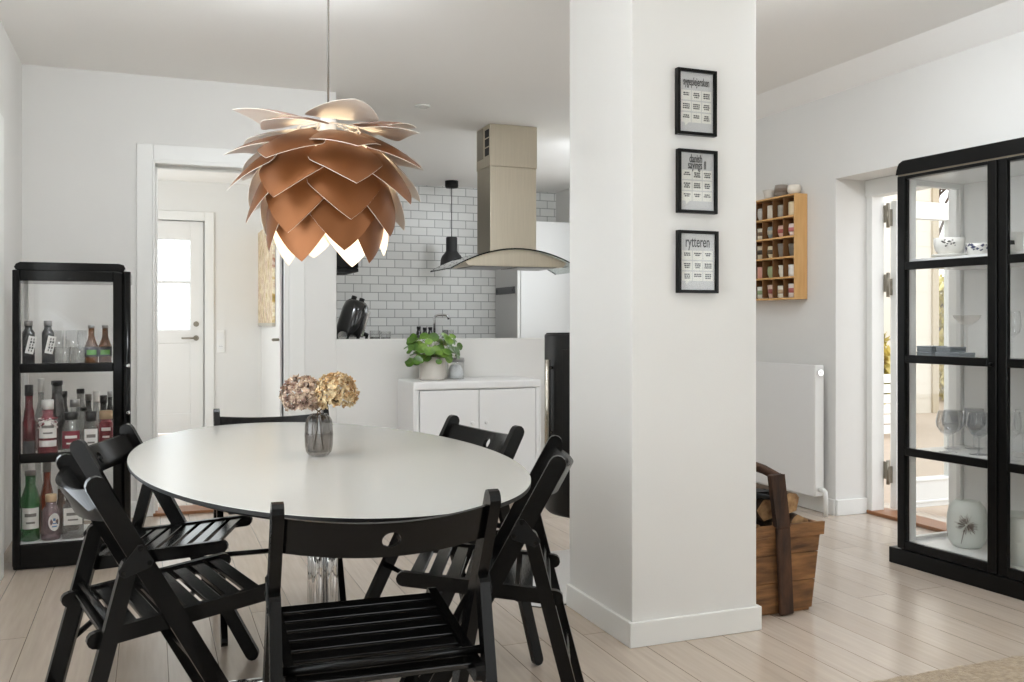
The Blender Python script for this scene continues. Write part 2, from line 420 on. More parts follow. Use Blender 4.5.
# open leaf of the dining room door (folded back into the hall)
d3 = structroot('door_3', 'white door leaf folded back into the hall', (.80, YB+.16, 0), math.radians(-3))
B(0, 0, .01, .04, .76, 2.0).build('door_leaf', DOORW, d3, .004)
MB().cyl((0, .70, .985), (-.05, .70, .985), .010).tube([(-.05, .70, .985), (-.052, .68, .985), (-.052, .58, .985)], .009).cyl((0, .70, .985), (-.008, .70, .985), .024).build('door_handle', STEELD, d3)
# painting in the hall
pt = thing('canvas_picture', 'tall abstract painting in yellow, green and pink on the hall wall', 'painting', (HALLX-.002, 8.62, 1.10))
PAINT = ramp_mat('abstract_paint', [(.30, (84, 92, 48)), (.42, (190, 156, 84)), (.50, (240, 232, 206)), (.58, (168, 112, 84)), (.70, (246, 240, 226))], 4, (1, 8, 1.6), .5)
B(-.028, 0, 0, -.002, 1.2, .92).build('canvas', PAINT, pt, .003)
B(-.03, -.004, -.03, -.001, 1.204, -.002).build('lower_edge', pmat('canvas_edge', (190, 184, 172), .6), pt)
# socket in the hall
so = thing('wall_socket', 'white double wall socket beside the hall door', 'socket', (.665, HY-.002, .80))
B(-.038, -.012, 0, .038, 0, .23).build('cover_plate', TRIM, so, .003)
MB().cyl((0, -.014, .06), (0, -.011, .06), .026).build('outlet', WHITE, so)
MB().box(-.028, -.017, .135, .028, -.011, .205).build('switch', WHITE, so, .002)
for dx in (-.009, .009):
    MB().cyl((dx, -.0155, .065), (dx, -.0135, .065), .003, n=8).build('pin_hole', MATBLK, so)

# pillar
struct('wall_pillar', B(1.525, 2.795, 0, 2.03, 3.30, CZ), WALL, 'square white pillar with three framed prints', bevel=.003, cat='pillar')
struct('baseboard_pillar', MB().box(1.511, 2.781, 0, 2.044, 2.795, .085).box(1.511, 2.795, 0, 1.525, 3.30, .085).box(2.03, 2.795, 0, 2.044, 3.30, .085), TRIM, 'white baseboard round the pillar', bevel=.003, cat='baseboard')

# right wall
OY0, OY1, OH = 3.22, 4.28, 1.924
mb = MB().box(XR, OY1, 0, XR+.30, 5.82, CZ).box(XR, OY0, OH, XR+.30, OY1, CZ).box(XR, 1.7, 0, XR+.30, OY0, CZ)
mb.box(XR, -2.2, 0, XR+.3, -.8, CZ).box(XR, -.8, 0, XR+.3, 1.7, .45).box(XR, -.8, 2.15, XR+.3, 1.7, CZ)
struct('wall_right', mb, WALL, 'white wall with the radiator and terrace door')
window('window_4', XR+.1, -.8, .45, XR+.16, 1.7, 2.15, 'y', 3, 'window added for light in the right wall behind the camera')  # unseen window, put in as a light source
struct('baseboard_right', MB().box(XR-.014, OY1, 0, XR, 5.80, .09).box(XR, OY1-.014, 0, XR+.22, OY1, .09).box(XR-.014, 1.7, 0, XR, OY0, .09), TRIM, 'white baseboard along the radiator wall', bevel=.003, cat='baseboard')
struct('baseboard_back', MB().box(-.64, YB-.014, 0, -.073, YB, .09).box(DX1+.126, YB-.014, 0, 3.64, YB, .09), TRIM, 'white baseboard along the back wall', bevel=.003, cat='baseboard')
# wall behind camera
mb = MB().box(-.85, -2.3, 0, .6, -2.1, CZ).box(2.6, -2.3, 0, 3.95, -2.1, CZ).box(.6, -2.3, 0, 2.6, -2.1, .7).box(.6, -2.3, 2.2, 2.6, -2.1, CZ)
struct('wall_front', mb, WALL, 'white wall behind the camera')
window('window_5', .6, -2.23, .7, 2.6, -2.17, 2.2, 'x', 2, 'wide window behind the camera')

# terrace door
d2 = structroot('door_2', 'white terrace door, one leaf open outwards', (0, 0, 0))
mb = MB().box(3.87, 4.235, 0, 3.96, OY1, OH-.09).box(3.87, OY0, 0, 3.96, OY0+.06, OH-.09).box(3.86, OY0, OH-.095, 3.95, OY1, OH)
mb.build('door_frame', TRIM, d2, .004)
B(3.86, OY0, 0, 4.02, OY1, .02).build('threshold', THRESH, d2, .004)
def leafmesh(x0, x1, y, t, z1, st=.065, kick=.20, top=.10):
    return (MB().box(x0, y, .03, x0+st, y+t, z1).box(x1-st, y, .03, x1, y+t, z1).box(x0+st, y, z1-top, x1-st, y+t, z1)
            .box(x0+st, y, .03, x1-st, y+t, kick).box(x0+st+.0, y-.006, .055, x1-st, y+.002, .07).box(x0+st, y-.006, kick-.02, x1-st, y+.002, kick-.005))
leafmesh(3.985, 4.455, 4.165, .05, OH-.12).build('open_leaf', TRIM, d2, .004)
B(4.05, 4.187, .20, 4.39, 4.193, OH-.22).build('pane', GLASS, d2)
mb = MB().box(3.885, OY0+.06, .03, 3.935, OY0+.13, OH-.1).box(3.885, 3.62, .03, 3.935, 3.70, OH-.1).box(3.885, OY0+.13, .03, 3.935, 3.62, .2).box(3.885, OY0+.13, OH-.2, 3.935, 3.62, OH-.1)
mb.build('closed_leaf', TRIM, d2, .004)
B(3.907, OY0+.13, .2, 3.913, 3.62, OH-.2).build('pane', GLASS, d2)
for z in (.2, 1.28, 1.68):
    MB().box(3.955, 4.205, z, 3.962, 4.245, z+.10).box(3.958, 4.196, z-.02, 3.99, 4.212, z+.075).cyl((3.963, 4.208, z-.03), (3.963, 4.208, z+.11), .010).build('hinge', STEELD, d2)

# ================================================================= outside the terrace door
PAVE = pmat('terrace_paving', (184, 164, 144), .8, noise=.1, nscale=8)
struct('ground_terrace', B(3.95, -3, -.2, 30, 30, -.03), PAVE, 'pale terrace paving outside', cat='ground')
tag(B(0, 0, 0, .60, .50, .02).build('door_mat', MAT_COIR, None, .004), 'beige coir mat outside the terrace door', 'doormat', loc=(4.04, 3.52, -.03))
ob = thing('garden_shed', 'white boarded shed across the terrace', 'shed', (8.55, 9.0, -.03))
mb = MB()
for k in range(20): mb.box(0, -.012*(k % 1), .19*k, .62, .9, .19*k+.182).box(0, .006, .19*k+.182, .62, .9, .19*k+.19)
mb.build('wall_boards', pmat('shed_white', (214, 206, 192), .6), ob)
B(.62, -.03, 0, .72, .9, 3.9).build('corner_post', pmat('post_cream', (182, 168, 144), .6), ob, .004)
MB().prism([(-.15, 3.82), (.85, 3.82), (.35, 4.3)], -.15, 1.05, 'y').build('roof', pmat('tile_red', (176, 110, 78), .8), ob)
fe = thing('board_fence', 'low white horizontal board fence in the garden', 'fence', (5.6, 7.2, -.03))
mb = MB()
for k in range(6): mb.box(0, 0, .04+.1*k, 1.5, .02, .125+.1*k)
mb.build('boards', pmat('fence_white', (238, 238, 234), .6), fe)
for x in (.02, .72, 1.42): B(x, .02, 0, x+.07, .09, .66).build('post', MATS['fence_white'], fe)
def foliage(name, c, size, n, mat, leaf=.11, seed=1):
    rnd = random.Random(seed); mb = MB()
    for _ in range(n):
        while True:
            p = Vector((rnd.uniform(-1, 1), rnd.uniform(-1, 1), rnd.uniform(-1, 1)))
            if p.length < 1: break
        p = Vector((p.x*size[0], p.y*size[1], p.z*size[2]))
        M = T(*p) @ Matrix.Rotation(rnd.uniform(0, 6.3), 4, 'Z') @ Matrix.Rotation(rnd.uniform(-1.2, 1.2), 4, 'X')
        l = leaf*rnd.uniform(.6, 1.3)
        mb.add([(-l*.4, 0, 0), (0, -l*.8, 0), (l*.4, 0, 0), (0, l*.8, .02)], [(0, 1, 2, 3)], 0, False, M)
    return mb
LEAFG = ramp_mat('hedge_leaves', [(.3, (132, 124, 52)), (.5, (196, 182, 92)), (.62, (222, 206, 140)), (.75, (160, 156, 84))], 3, None, .6)
for i, (x, y, sx, sy, sz, lab) in enumerate([
        (11.3, 10.4, 1.25, .9, 1.0, 'yellow green bush right of the white shed'),
        (7.1, 8.3, .7, .5, .62, 'small yellow green bush behind the low white fence')]):
    b = thing('garden_bush', lab, 'bush', (x, y, -.03), 0)
    foliage('f', None, (sx, sy, sz), 2200, LEAFG, .13, 5+i).build('foliage', LEAFG, b, fix=False).location = (0, 0, sz*.95)
    mb = MB()
    for k in range(5): mb.cyl((.05*k-.1, 0, 0), (.25*k-.5, .1*(k-2), sz*1.2), .025, .008, 6)
    mb.build('stems', BARK, b)
tr = thing('bare_tree', 'leafless tree behind the yellow green bush', 'tree', (12.6, 12.2, -.03))
mb = MB(); rnd = random.Random(3)
def branch(p, d, r, l, lev):
    q = p+d*l; mb.tube([p, (p+q)/2+Vector((rnd.uniform(-.04, .04), rnd.uniform(-.04, .04), 0)), q], [r, r*.85, r*.65], 5)
    if lev:
        for _ in range(3):
            e = (d+Vector((rnd.uniform(-.8, .8), rnd.uniform(-.8, .8), rnd.uniform(-.1, .6)))).normalized()
            branch(q, e, r*.62, l*.72, lev-1)
branch(Vector((0, 0, 0)), Vector((0, 0, 1)), .09, 1.35, 5)
mb.build('branches', BARK, tr)

# ================================================================= table
TC = (.447, 2.713); TZ = .72
tb = thing('dining_table', 'oval white dining table on a chrome pedestal', 'table', (TC[0], TC[1], 0), .0813)
def sup(a, b, n, N=120):
    out = []
    for k in range(N):
        t = 2*PI*k/N; c, s = math.cos(t), math.sin(t)
        out.append((a*math.copysign(abs(c)**(2/n), c), b*math.copysign(abs(s)**(2/n), s)))
    return out
mb = MB()
P0 = sup(.502, .945, 2.02); P1 = sup(.501, .944, 2.02); P2 = sup(.480, .92, 2.02); n = len(P0)
rings = [(P2, TZ-.020, 1), (P0, TZ-.010, 1), (P0, TZ-.001, 1), (P1, TZ, 0)]
vs = []
for P, z, _ in rings: vs += [(x, y, z) for x, y in P]
mb.add(vs, [tuple(range(3*n, 4*n))], 0).add(vs, [tuple(reversed(range(n)))], 1)
for j in range(3):
    mb.add(vs, [(j*n+i, j*n+(i+1) % n, (j+1)*n+(i+1) % n, (j+1)*n+i) for i in range(n)], 1 if j < 2 else 0)
mb.build('tabletop', [TABLETOP, DARKEDGE], tb)
for dx, dy in ((-.001, -.022), (.041, -.022), (-.001, .022), (.041, .022)):
    MB().cyl((dx, dy, .05), (dx, dy, TZ-.03), .0175, n=24).build('column', CHROME, tb)
MB().box(-.10, -.30, TZ-.03, .10, .30, TZ-.0225).build('mounting_plate', MATBLK, tb)
MB().lathe([(.06, .03), (.07, .045), (.06, .065), (.03, .075)], n=28).build('hub', CHROME, tb)
for a in (35, 145, 215, 325):
    ca, sa = math.cos(math.radians(a)), math.sin(math.radians(a))
    pts = [(ca*r, sa*r, z) for r, z in ((.045, .052), (.12, .05), (.22, .038), (.31, .022), (.335, .018))]
    MB().tube(pts, [.022, .022, .019, .016, .012], 12).build('foot', CHROME, tb)

# ================================================================= folding chairs
def make_chair(label):
    t = thing('folding_chair', label, 'chair', group='black wooden folding chairs round the table')
    D = .17
    pt_ = lambda y, z: (y-D, z)
    top, bot = pt_(.008, .754), pt_(.405, .022)
    def post_y(z): return top[0]+(bot[0]-top[0])*(top[1]-z)/(top[1]-bot[1])
    for s in (-1, 1):
        x0, x1 = s*.194, s*.216
        mb = MB().stadium(top, bot, .042, min(x0, x1), max(x0, x1)); mb.build('front_leg', BLACK, t, .0025)
        pv = (post_y(.58)-.028, .575)
        mb = MB().stadium(pv, (-.240, .018), .034, min(x0, x1), max(x0, x1)); mb.build('rear_leg', BLACK, t, .0025)
        # hinge plate with three screws
        xo = s*.2165; xi = s*.2185
        cy, cz = post_y(.59), .592
        mb = MB().prism([(cy-.044, cz-.032), (cy-.034, cz-.040), (cy+.022, cz-.022), (cy+.027, cz-.010), (cy+.004, cz+.028), (cy-.006, cz+.028), (cy-.046, cz-.022)], min(xo, xi), max(xo, xi), 'x')
        hp = mb.build('hinge_plate', MATBLK, t)
        for yy, zz in ((-.036, -.029), (.018, -.013), (-.001, .020)):
            MB().cyl((xi, cy+yy, cz+zz), (xi+s*.002, cy+yy, cz+zz), .0055, n=10).build('screw', BLACK, hp)
    # seat
    ra, rb = pt_(.012, .419), pt_(.392, .463)
    for s in (-1, 1):
        xs = sorted((s*.168, s*.187))
        MB().stadium(ra, rb, .036, xs[0], xs[1]).build('seat_rail', BLACK, t, .0025)
    dy, dz = rb[0]-ra[0], rb[1]-ra[1]; L = math.hypot(dy, dz); an = math.degrees(math.atan2(dz, dy))
    mb = MB(); N = 8
    for k in range(N):
        q = (k+.62)/(N+.25)
        M = T(0, ra[0]+dy*q, ra[1]+dz*q+.007) @ rot('X', an)
        mb.box(-.1682, -.0168, -.006, .1682, .0168, .006, M=M)
    mb.build('seat', SEATBLK, t, .002)
    # stretchers
    def fy(z): return -.242+(post_y(.58)-.028+.242)*(z-.014)/(.575-.014)
    for yy, zz in ((post_y(.28), .28), (fy(.21), .21), (fy(.452), .452)):
        MB().cyl((-.195, yy, zz), (.195, yy, zz), .0085, n=10).build('stretcher', BLACK, t)
    MB().cyl((-.2, post_y(.425), .428), (.2, post_y(.425), .428), .006, n=8).build('pivot_rod', BLACK, t)
    # curved backrest with a hole
    hz = .036; zc = .709; th = .013; bow = .040; hw = .195; hr = .0155
    lean = (post_y(.66)-post_y(.75))/.09
    def bend(x, h, dep):
        w = x/hw; prof = 1-.18*w*w
        return (x, post_y(zc+h)-bow*(1-w*w)+dep*th-.004, zc+h-.013*(1-w*w))
    mb = MB()
    def sheet(dep):
        nx, nz = 9, 4; cell = .034
        for a, b in ((-hw, -cell), (cell, hw)):
            mb.grid(lambda u, v, a=a, b=b: bend(a+(b-a)*u, -hz+2*hz*v, dep), nx, nz)
        N2 = 32; ring0 = []; ring1 = []
        for k in range(N2):
            g = 2*PI*(k+.5)/N2; c, s_ = math.cos(g), math.sin(g)
            m = min(cell/abs(c) if abs(c) > 1e-6 else 9, hz/abs(s_) if abs(s_) > 1e-6 else 9)
            ring0.append(bend(c*m, s_*m, dep)); ring1.append(bend(c*hr*1.15, s_*hr, dep))
        for cs in ((cell, hz), (-cell, hz), (-cell, -hz), (cell, -hz)):
            a0 = math.atan2(cs[1], cs[0]) % (2*PI); kk = int(a0/(2*PI)*N2-.5) % N2
            k2 = (kk+1) % N2
            mb.add([ring0[kk], bend(cs[0], cs[1], dep), ring0[k2]], [(0, 1, 2)], 0, True)
        mb.add(ring0+ring1, [(i, (i+1) % N2, N2+(i+1) % N2, N2+i) for i in range(N2)], 0, True)
        return ring1
    r0 = sheet(-.5); r1 = sheet(.5); N2 = len(r0)
    mb.add(r0+r1, [(i, (i+1) % N2, N2+(i+1) % N2, N2+i) for i in range(N2)], 0, False)
    for h in (-hz, hz):
        mb.grid(lambda u, v, h=h: bend(-hw+2*hw*u, h, v-.5), 24, 1, smooth=False)
    mb.build('backrest', BLACK, t)
    return t
CH = [
    ((-.16, 2.357), 12.5, 'black folding chair at the left of the table, nearest the camera, hiding the lower bottles'),
    ((-.135, 3.055), -16.5, 'black folding chair at the left of the table, behind the nearest left chair'),
    ((.42, 1.712), 87.5, 'black folding chair at the near end of the table, seen from behind'),
    ((1.020, 2.272), 157, 'black folding chair at the right of the table, in front of the wood stove'),
    ((1.050, 2.945), 192, 'black folding chair at the right of the table, in front of the white metal cabinet'),
    ((.440, 3.705), 270, 'black folding chair at the far end of the table, in front of the hall doorway'),
]
ch0 = None
for (cx, cy), ang, lab in CH:
    a = math.radians(ang); loc = (cx+.17*math.cos(a), cy+.17*math.sin(a), 0); rz = a-PI/2
    if ch0 is None:
        ch0 = make_chair(lab); ch0.location = loc; ch0.rotation_euler = (0, 0, rz)
    else: dup(ch0, loc, rz, lab)

# ================================================================= vase and dried hydrangeas
VP = (.450, 2.677, TZ)
va = thing('vase', 'small ribbed smoke glass vase on the table', 'vase', VP)
rib = lambda a, z: 1+.05*math.cos(a*12)
outer = [(.020, .001), (.027, .004), (.035, .014), (.038, .030), (.039, .06), (.038, .09), (.035, .104), (.029, .113), (.0235, .117), (.0235, .121)]
inner = [(.0215, .121), (.0215, .116), (.030, .108), (.0345, .09), (.0355, .06), (.034, .03), (.030, .014), (.0, .010)]
MB().lathe(outer+inner, n=96, mod=rib).build('glass_body', SMOKE, va)
HYD1 = ramp_mat('hydrangea_mauve', [(.30, (84, 62, 56)), (.44, (150, 122, 108)), (.56, (208, 188, 166)), (.7, (116, 88, 80))], 30, None, .8)
HYD2 = ramp_mat('hydrangea_tan', [(.28, (124, 104, 70)), (.42, (176, 140, 96)), (.54, (216, 198, 160)), (.68, (170, 130, 90)), (.8, (204, 188, 150))], 28, None, .8)
STEM = pmat('dry_stem', (92, 72, 44), .8)
def hydrangea(label, off, r, mat, seed, stem_end):
    t = thing('dried_hydrangea', label, 'flower', VP, 0, 'dried hydrangea heads in the vase')
    rnd = random.Random(seed); mb = MB(); c = Vector(off)
    for k in range(440):
        z = rnd.uniform(-.75, 1); a = rnd.uniform(0, 2*PI); q = math.sqrt(1-z*z)
        n = Vector((q*math.cos(a), q*math.sin(a), z)); rr = r*rnd.uniform(.80, 1.04)
        p = c+Vector((n.x*rr*1.08, n.y*rr*1.0, n.z*rr*1.0))
        M = T(*p) @ n.to_track_quat('Z', 'Y').to_matrix().to_4x4() @ rot('Z', rnd.uniform(0, 90)) @ rot('X', rnd.uniform(-25, 25))
        s = rnd.uniform(.0046, .0078)
        for j in range(4):
            Mj = M @ rot('Z', 90*j) @ rot('Y', rnd.uniform(-40, 10))
            mb.add([(0, 0, 0), (s*.6, -s*.62, .001), (s*1.25, -s*.25, .003), (s*1.25, s*.25, .003), (s*.6, s*.62, .001)], [(0, 1, 2, 3, 4)], 0, False, Mj)
    mb.build('bloom', mat, t, fix=False)
    e = Vector(stem_end); mb = MB()
    mid = Vector((e.x*.25, e.y*.25, .125))
    mb.tube([e, Vector((e.x*.4, e.y*.4, .07)), mid, (mid+c)/2+Vector((0, 0, -.006)), c+Vector((0, 0, -.01))], .0022, 6)
    for k in range(6):
        a = k*PI/3; mb.tube([c+Vector((0, 0, -.55*r)), c+Vector((math.cos(a)*r*.7, math.sin(a)*r*.7, .05*r))], .0011, 5)
    mb.build('stem', STEM, t)
hydrangea('mauve brown dried hydrangea head leaning left in the vase', (-.045, .018, .174), .053, HYD1, 1, (.012, -.004, .018))
hydrangea('tan and cream dried hydrangea head leaning right in the vase', (.046, -.016, .182), .054, HYD2, 2, (-.014, .006, .018))

# ================================================================= pendant lamp over the table
LP = (.475, 2.67)
lamp = thing('pendant_lamp', 'copper brown layered leaf pendant lamp hanging over the table', 'lamp', (LP[0], LP[1], 0))
MB().cyl((0, 0, 1.66), (0, 0, CZ-.04), .0032, n=8).build('cord', pmat('cord_grey', (120, 116, 110), .5), lamp)
MB().lathe([(.05, CZ-.002), (.05, CZ-.03), (.02, CZ-.045), (.004, CZ-.05)], n=24).build('ceiling_cup', TRIM, lamp)
MB().lathe([(.012, 1.70), (.022, 1.685), (.022, 1.60), (.017, 1.595)], n=20).build('socket', WHITE, lamp)
m, nt, out = nm('bulb_glow'); e = nt.nodes.new('ShaderNodeEmission'); e.inputs[0].default_value = (1, .80, .55, 1); e.inputs[1].default_value = 5
nt.links.new(e.outputs[0], out.inputs[0]); BULB = m
MB().lathe([(.0, 1.478), (.018, 1.484), (.029, 1.505), (.030, 1.525), (.022, 1.56), (.014, 1.592)], n=24).build('bulb', BULB, lamp)
mb = MB()
for k in range(8):
    a = k*PI/4+.3; ca, sa = math.cos(a), math.sin(a)
    mb.tube([(ca*.022, sa*.022, 1.67), (ca*.085, sa*.085, 1.655), (ca*.122, sa*.122, 1.60), (ca*.130, sa*.130, 1.52), (ca*.112, sa*.112, 1.45)], .0022, 6)
for r, z in ((.085, 1.655), (.122, 1.60), (.130, 1.52), (.112, 1.45)):
    mb.tube([(r*math.cos(2*PI*k/32), r*math.sin(2*PI*k/32), z) for k in range(33)], .002, 6)
mb.build('inner_frame', LEAFIN, lamp)
ROWS = [(.262, 1.672, 3), (.285, 1.612, -10), (.285, 1.548, -22), (.29, 1.515, -32), (.275, 1.455, -44), (.258, 1.42, -55),
        (.225, 1.368, -66), (.195, 1.335, -76), (.163, 1.292, -86), (.13, 1.264, -94)]
tocam = math.atan2(-LP[1], -LP[0]); Ls = .205
def leaf_mesh(pitch):
    mb = MB(); NS, NW = 16, 10
    def hw(s):
        if s < .42: return .026+.076*math.sin(s/.42*PI/2)**.9
        q = (s-.42)/.58
        return .102*(1-q**1.65)*(1-.10*math.sin(q*PI))
    def pt(u, v, off):
        s = v; w = hw(s)*(2*u-1)
        return (Ls*s, w, -w*w/(2*.20) + .05*Ls*math.sin(s*PI) + off)
    mb.grid(lambda u, v: pt(u, v, .0006), NW, NS, 0)
    mb.grid(lambda u, v: pt(u, v, -.0006), NW, NS, 1)
    edge = [(i/NW, 0) for i in range(NW+1)]+[(1, j/NS) for j in range(1, NS+1)]+[(0, 1-j/NS) for j in range(0, NS)]
    vs = [pt(u, v, .0006) for u, v in edge]+[pt(u, v, -.0006) for u, v in edge]; n = len(edge)
    mb.add(vs, [(i, (i+1) % n, n+(i+1) % n, n+i) for i in range(n)], 1)
    return mb.mesh('leaf', [COPPER, LEAFIN], False)
LM = leaf_mesh(0)
sc = 1.02
for k, (rt, zt, p) in enumerate(ROWS):
    pr_ = math.radians(p); rt *= sc; zt = 1.1+(zt-1.1)*sc
    ra, za = rt-Ls*math.cos(pr_), zt-Ls*math.sin(pr_)
    base = tocam + math.radians(-32 if k % 2 else 15)
    for j in range(4):
        a = base+j*PI/2
        o = bpy.data.objects.new('shade_leaf', LM); COL.objects.link(o); o.parent = lamp
        o.matrix_local = Matrix.Rotation(a, 4, 'Z') @ T(ra, 0, za) @ Matrix.Rotation(-pr_, 4, 'Y')
L = bpy.data.lights.new('lamp_light', 'POINT'); L.energy = 1.0; L.color = (1, .78, .52); L.shadow_soft_size = .03
lo = bpy.data.objects.new('lamp_light', L); COL.objects.link(lo); lo.parent = lamp; lo.location = (0, 0, 1.455)

# ================================================================= prints on the pillar
PGREY = pmat('print_grey', (196, 197, 197), .7); PCREAM = pmat('print_cream', (224, 224, 216), .7); INK = pmat('ink', (34, 33, 33), .7)
PGLASS = thin_glass('print_glass', (.98, .98, .98), .9)
def print_frame(label, x0, z0, x1, z1, lines, seed):
    w, h = x1-x0, z1-z0; t = thing('picture_frame', label, 'picture', (x0, 2.7945, z0), 0, 'black framed prints on the pillar')
    f = .011; d = .022
    MB().box(0, -d, 0, f, 0, h).box(w-f, -d, 0, w, 0, h).box(f, -d, 0, w-f, 0, f).box(f, -d, h-f, w-f, 0, h).build('frame', CABBLK, t, .001)
    mb = MB().box(f, -.012, f, w-f, -.002, h-f, mi=0); rnd = random.Random(seed)
    iw, ih = w-2*f, h-2*f; gx = f+iw*.06; cw = iw*.28; cg = iw*.022; zt = f+ih*.70; chh = ih*.165; cgz = ih*.022
    for r in range(3):
        for c in range(3):
            xa = gx+c*(cw+cg); zb = zt-r*(chh+cgz)
            mb.box(xa, -.0126, zb-chh, xa+cw, -.0121, zb, mi=1)
            nl = rnd.choice((2, 3))
            for l in range(nl):
                lw = cw*rnd.uniform(.45, .75); zz = zb-chh*(.30+.20*l)
                x = xa+cw/2-lw/2
                while x < xa+cw/2+lw/2:
                    ww = rnd.uniform(.004, .009); ww = min(ww, xa+cw/2+lw/2-x)
                    mb.box(x, -.0130, zz-.0022, x+ww, -.0127, zz+.0022, mi=2); x += ww+.0016
    mb.add([(gx+.012, -.0124, zt-3*chh-2*cgz), (gx+.03, -.0124, zt-3*chh-2*cgz), (gx+.016, -.0124, zt-3*chh-2*cgz-.012)], [(0, 1, 2)], 1)
    pr = mb.build('print', [PGREY, PCREAM, INK], t)
    for (txt, fx, fz, sz, sx) in lines:
        text_mesh('title', txt, sz, INK, pr, T(f+iw*fx, -.0131, f+ih*fz) @ rot('X', 90), sx, .0003, .0005)
    B(f, -.0155, f, w-f, -.0148, h-f).build('glass', PGLASS, t)
print_frame('top framed print on the pillar, headed sygeplejersken', 1.692, 1.752, 1.850, 1.981, [('sygeplejersken', .5, .84, .040, .45)], 1)
print_frame('middle framed print on the pillar, headed danish sayings II', 1.695, 1.481, 1.853, 1.702, [('danish', .46, .895, .040, .52), ('sayings II', .5, .785, .040, .52)], 2)
print_frame('bottom framed print on the pillar, headed rytteren', 1.695, 1.204, 1.857, 1.421, [('rytteren', .5, .85, .054, .55)], 3)

# ================================================================= radiator
ra_ = thing('radiator', 'flat white radiator on the right wall', 'radiator', (3.552, 4.335, .10))
B(0, .012, .0, .012, 1.15, .758).build('front_panel', WHITE, ra_, .004)
B(.012, .012, .012, .05, 1.15, .745).build('core', WHITE, ra_, .003)
B(-.001, 0, .004, .062, .014, .758).build('side_cover', TRIM, ra_, .006)
MB().cyl((.03, -.001, .715), (.03, -.012, .715), .018).cyl((.03, -.012, .715), (.03, -.018, .715), .007, n=6).build('bleed_valve', CHROME, ra_)
MB().tube([(.03, -.002, .045), (.03, -.035, .045), (.03, -.05, .035), (.03, -.053, .015), (.03, -.053, -.0995)], .013, 14).build('pipe', TRIM, ra_)
for y in (.2, .9):
    for z in (.2, .6): B(.05, y, z, .096, y+.03, z+.04).build('bracket', TRIM, ra_)

# ================================================================= mug shelf
SX, SY, SZ = 3.556, 4.522, 1.242
ms = thing('mug_shelf', 'oak pigeonhole wall shelf holding small mugs', 'shelf', (SX, SY, SZ))
Wd, Ht, Dp, t_ = .53, .628, .091, .010
mb = MB().box(0, 0, 0, Dp, t_, Ht).box(0, Wd-t_, 0, Dp, Wd, Ht).box(0, t_, 0, Dp, Wd-t_, t_).box(0, t_, Ht-t_, Dp, Wd-t_, Ht)
mb.build('case', OAK, ms, .001)
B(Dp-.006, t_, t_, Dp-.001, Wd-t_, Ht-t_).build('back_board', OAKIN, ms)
zsh = [t_+(Ht-2*t_)*k/5 for k in range(6)]
for k in range(1, 5): B(.003, t_, zsh[k]-.005, Dp-.006, Wd-t_, zsh[k]+.005).build('shelf_board', OAK, ms)
ydv = [t_+(Wd-2*t_)*k/5 for k in range(6)]
for k in range(1, 5):
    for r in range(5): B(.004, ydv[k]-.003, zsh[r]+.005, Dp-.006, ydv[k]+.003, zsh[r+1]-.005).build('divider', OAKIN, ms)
def mug(label, loc, col, r=.034, h=.072, shape='straight', band=None, rz=0, handle=True, group='mugs on the wall shelf', motif=None):
    t = thing('mug', label, 'mug', loc, rz, group)
    key = 'ceramic_%d_%d_%d' % tuple(col)
    m = MATS.get(key) or pmat(key, col, .3, noise=.10, nscale=40)
    mats = [m]
    if band: mats.append(MATS.get('ceramic_%d_%d_%d' % tuple(band)) or pmat('ceramic_%d_%d_%d' % tuple(band), band, .35))
    k = {'straight': [1, 1, 1, 1], 'taper': [.74, .86, .95, 1.0], 'round': [.72, .98, 1.0, .90], 'bell': [.80, .82, .92, 1.08]}[shape]
    prof = [(r*k[0]*.86, 0), (r*k[0], .004), (r*k[1], h*.34), (r*k[2], h*.68), (r*k[3], h), (r*k[3]-.003, h), (r*k[2]-.0035, h*.66), (r*k[1]-.004, h*.34), (r*k[0]-.006, .008), (0, .007)]
    mb = MB().lathe(prof, n=24)
    if band:
        pr2 = [(r*k[1]+.0005, h*.34), (r*k[2]+.0005, h*.68)]
        mb.lathe(pr2, n=24, mi=1)
    if motif:
        for a in motif:
            rr = r*k[1]+.0012; ca, sa = math.cos(a), math.sin(a)
            mb.add([(rr*math.cos(a-.25), rr*math.sin(a-.25), h*.38), (rr*math.cos(a+.25), rr*math.sin(a+.25), h*.38), (rr*math.cos(a+.2), rr*math.sin(a+.2), h*.58), (rr*math.cos(a-.22), rr*math.sin(a-.22), h*.60)], [(0, 1, 2, 3)], len(mats))
        mats.append(INK)
    mb.build('cup', mats, t, fix=False)
    if handle:
        R = r*.98
        MB().tube([(R*.93, 0, h*.78), (R*1.3, 0, h*.82), (R*1.52, 0, h*.62), (R*1.45, 0, h*.38), (R*1.2, 0, h*.22), (R*.9, 0, h*.22)], .0038, 8).build('handle', m, t)
    return t
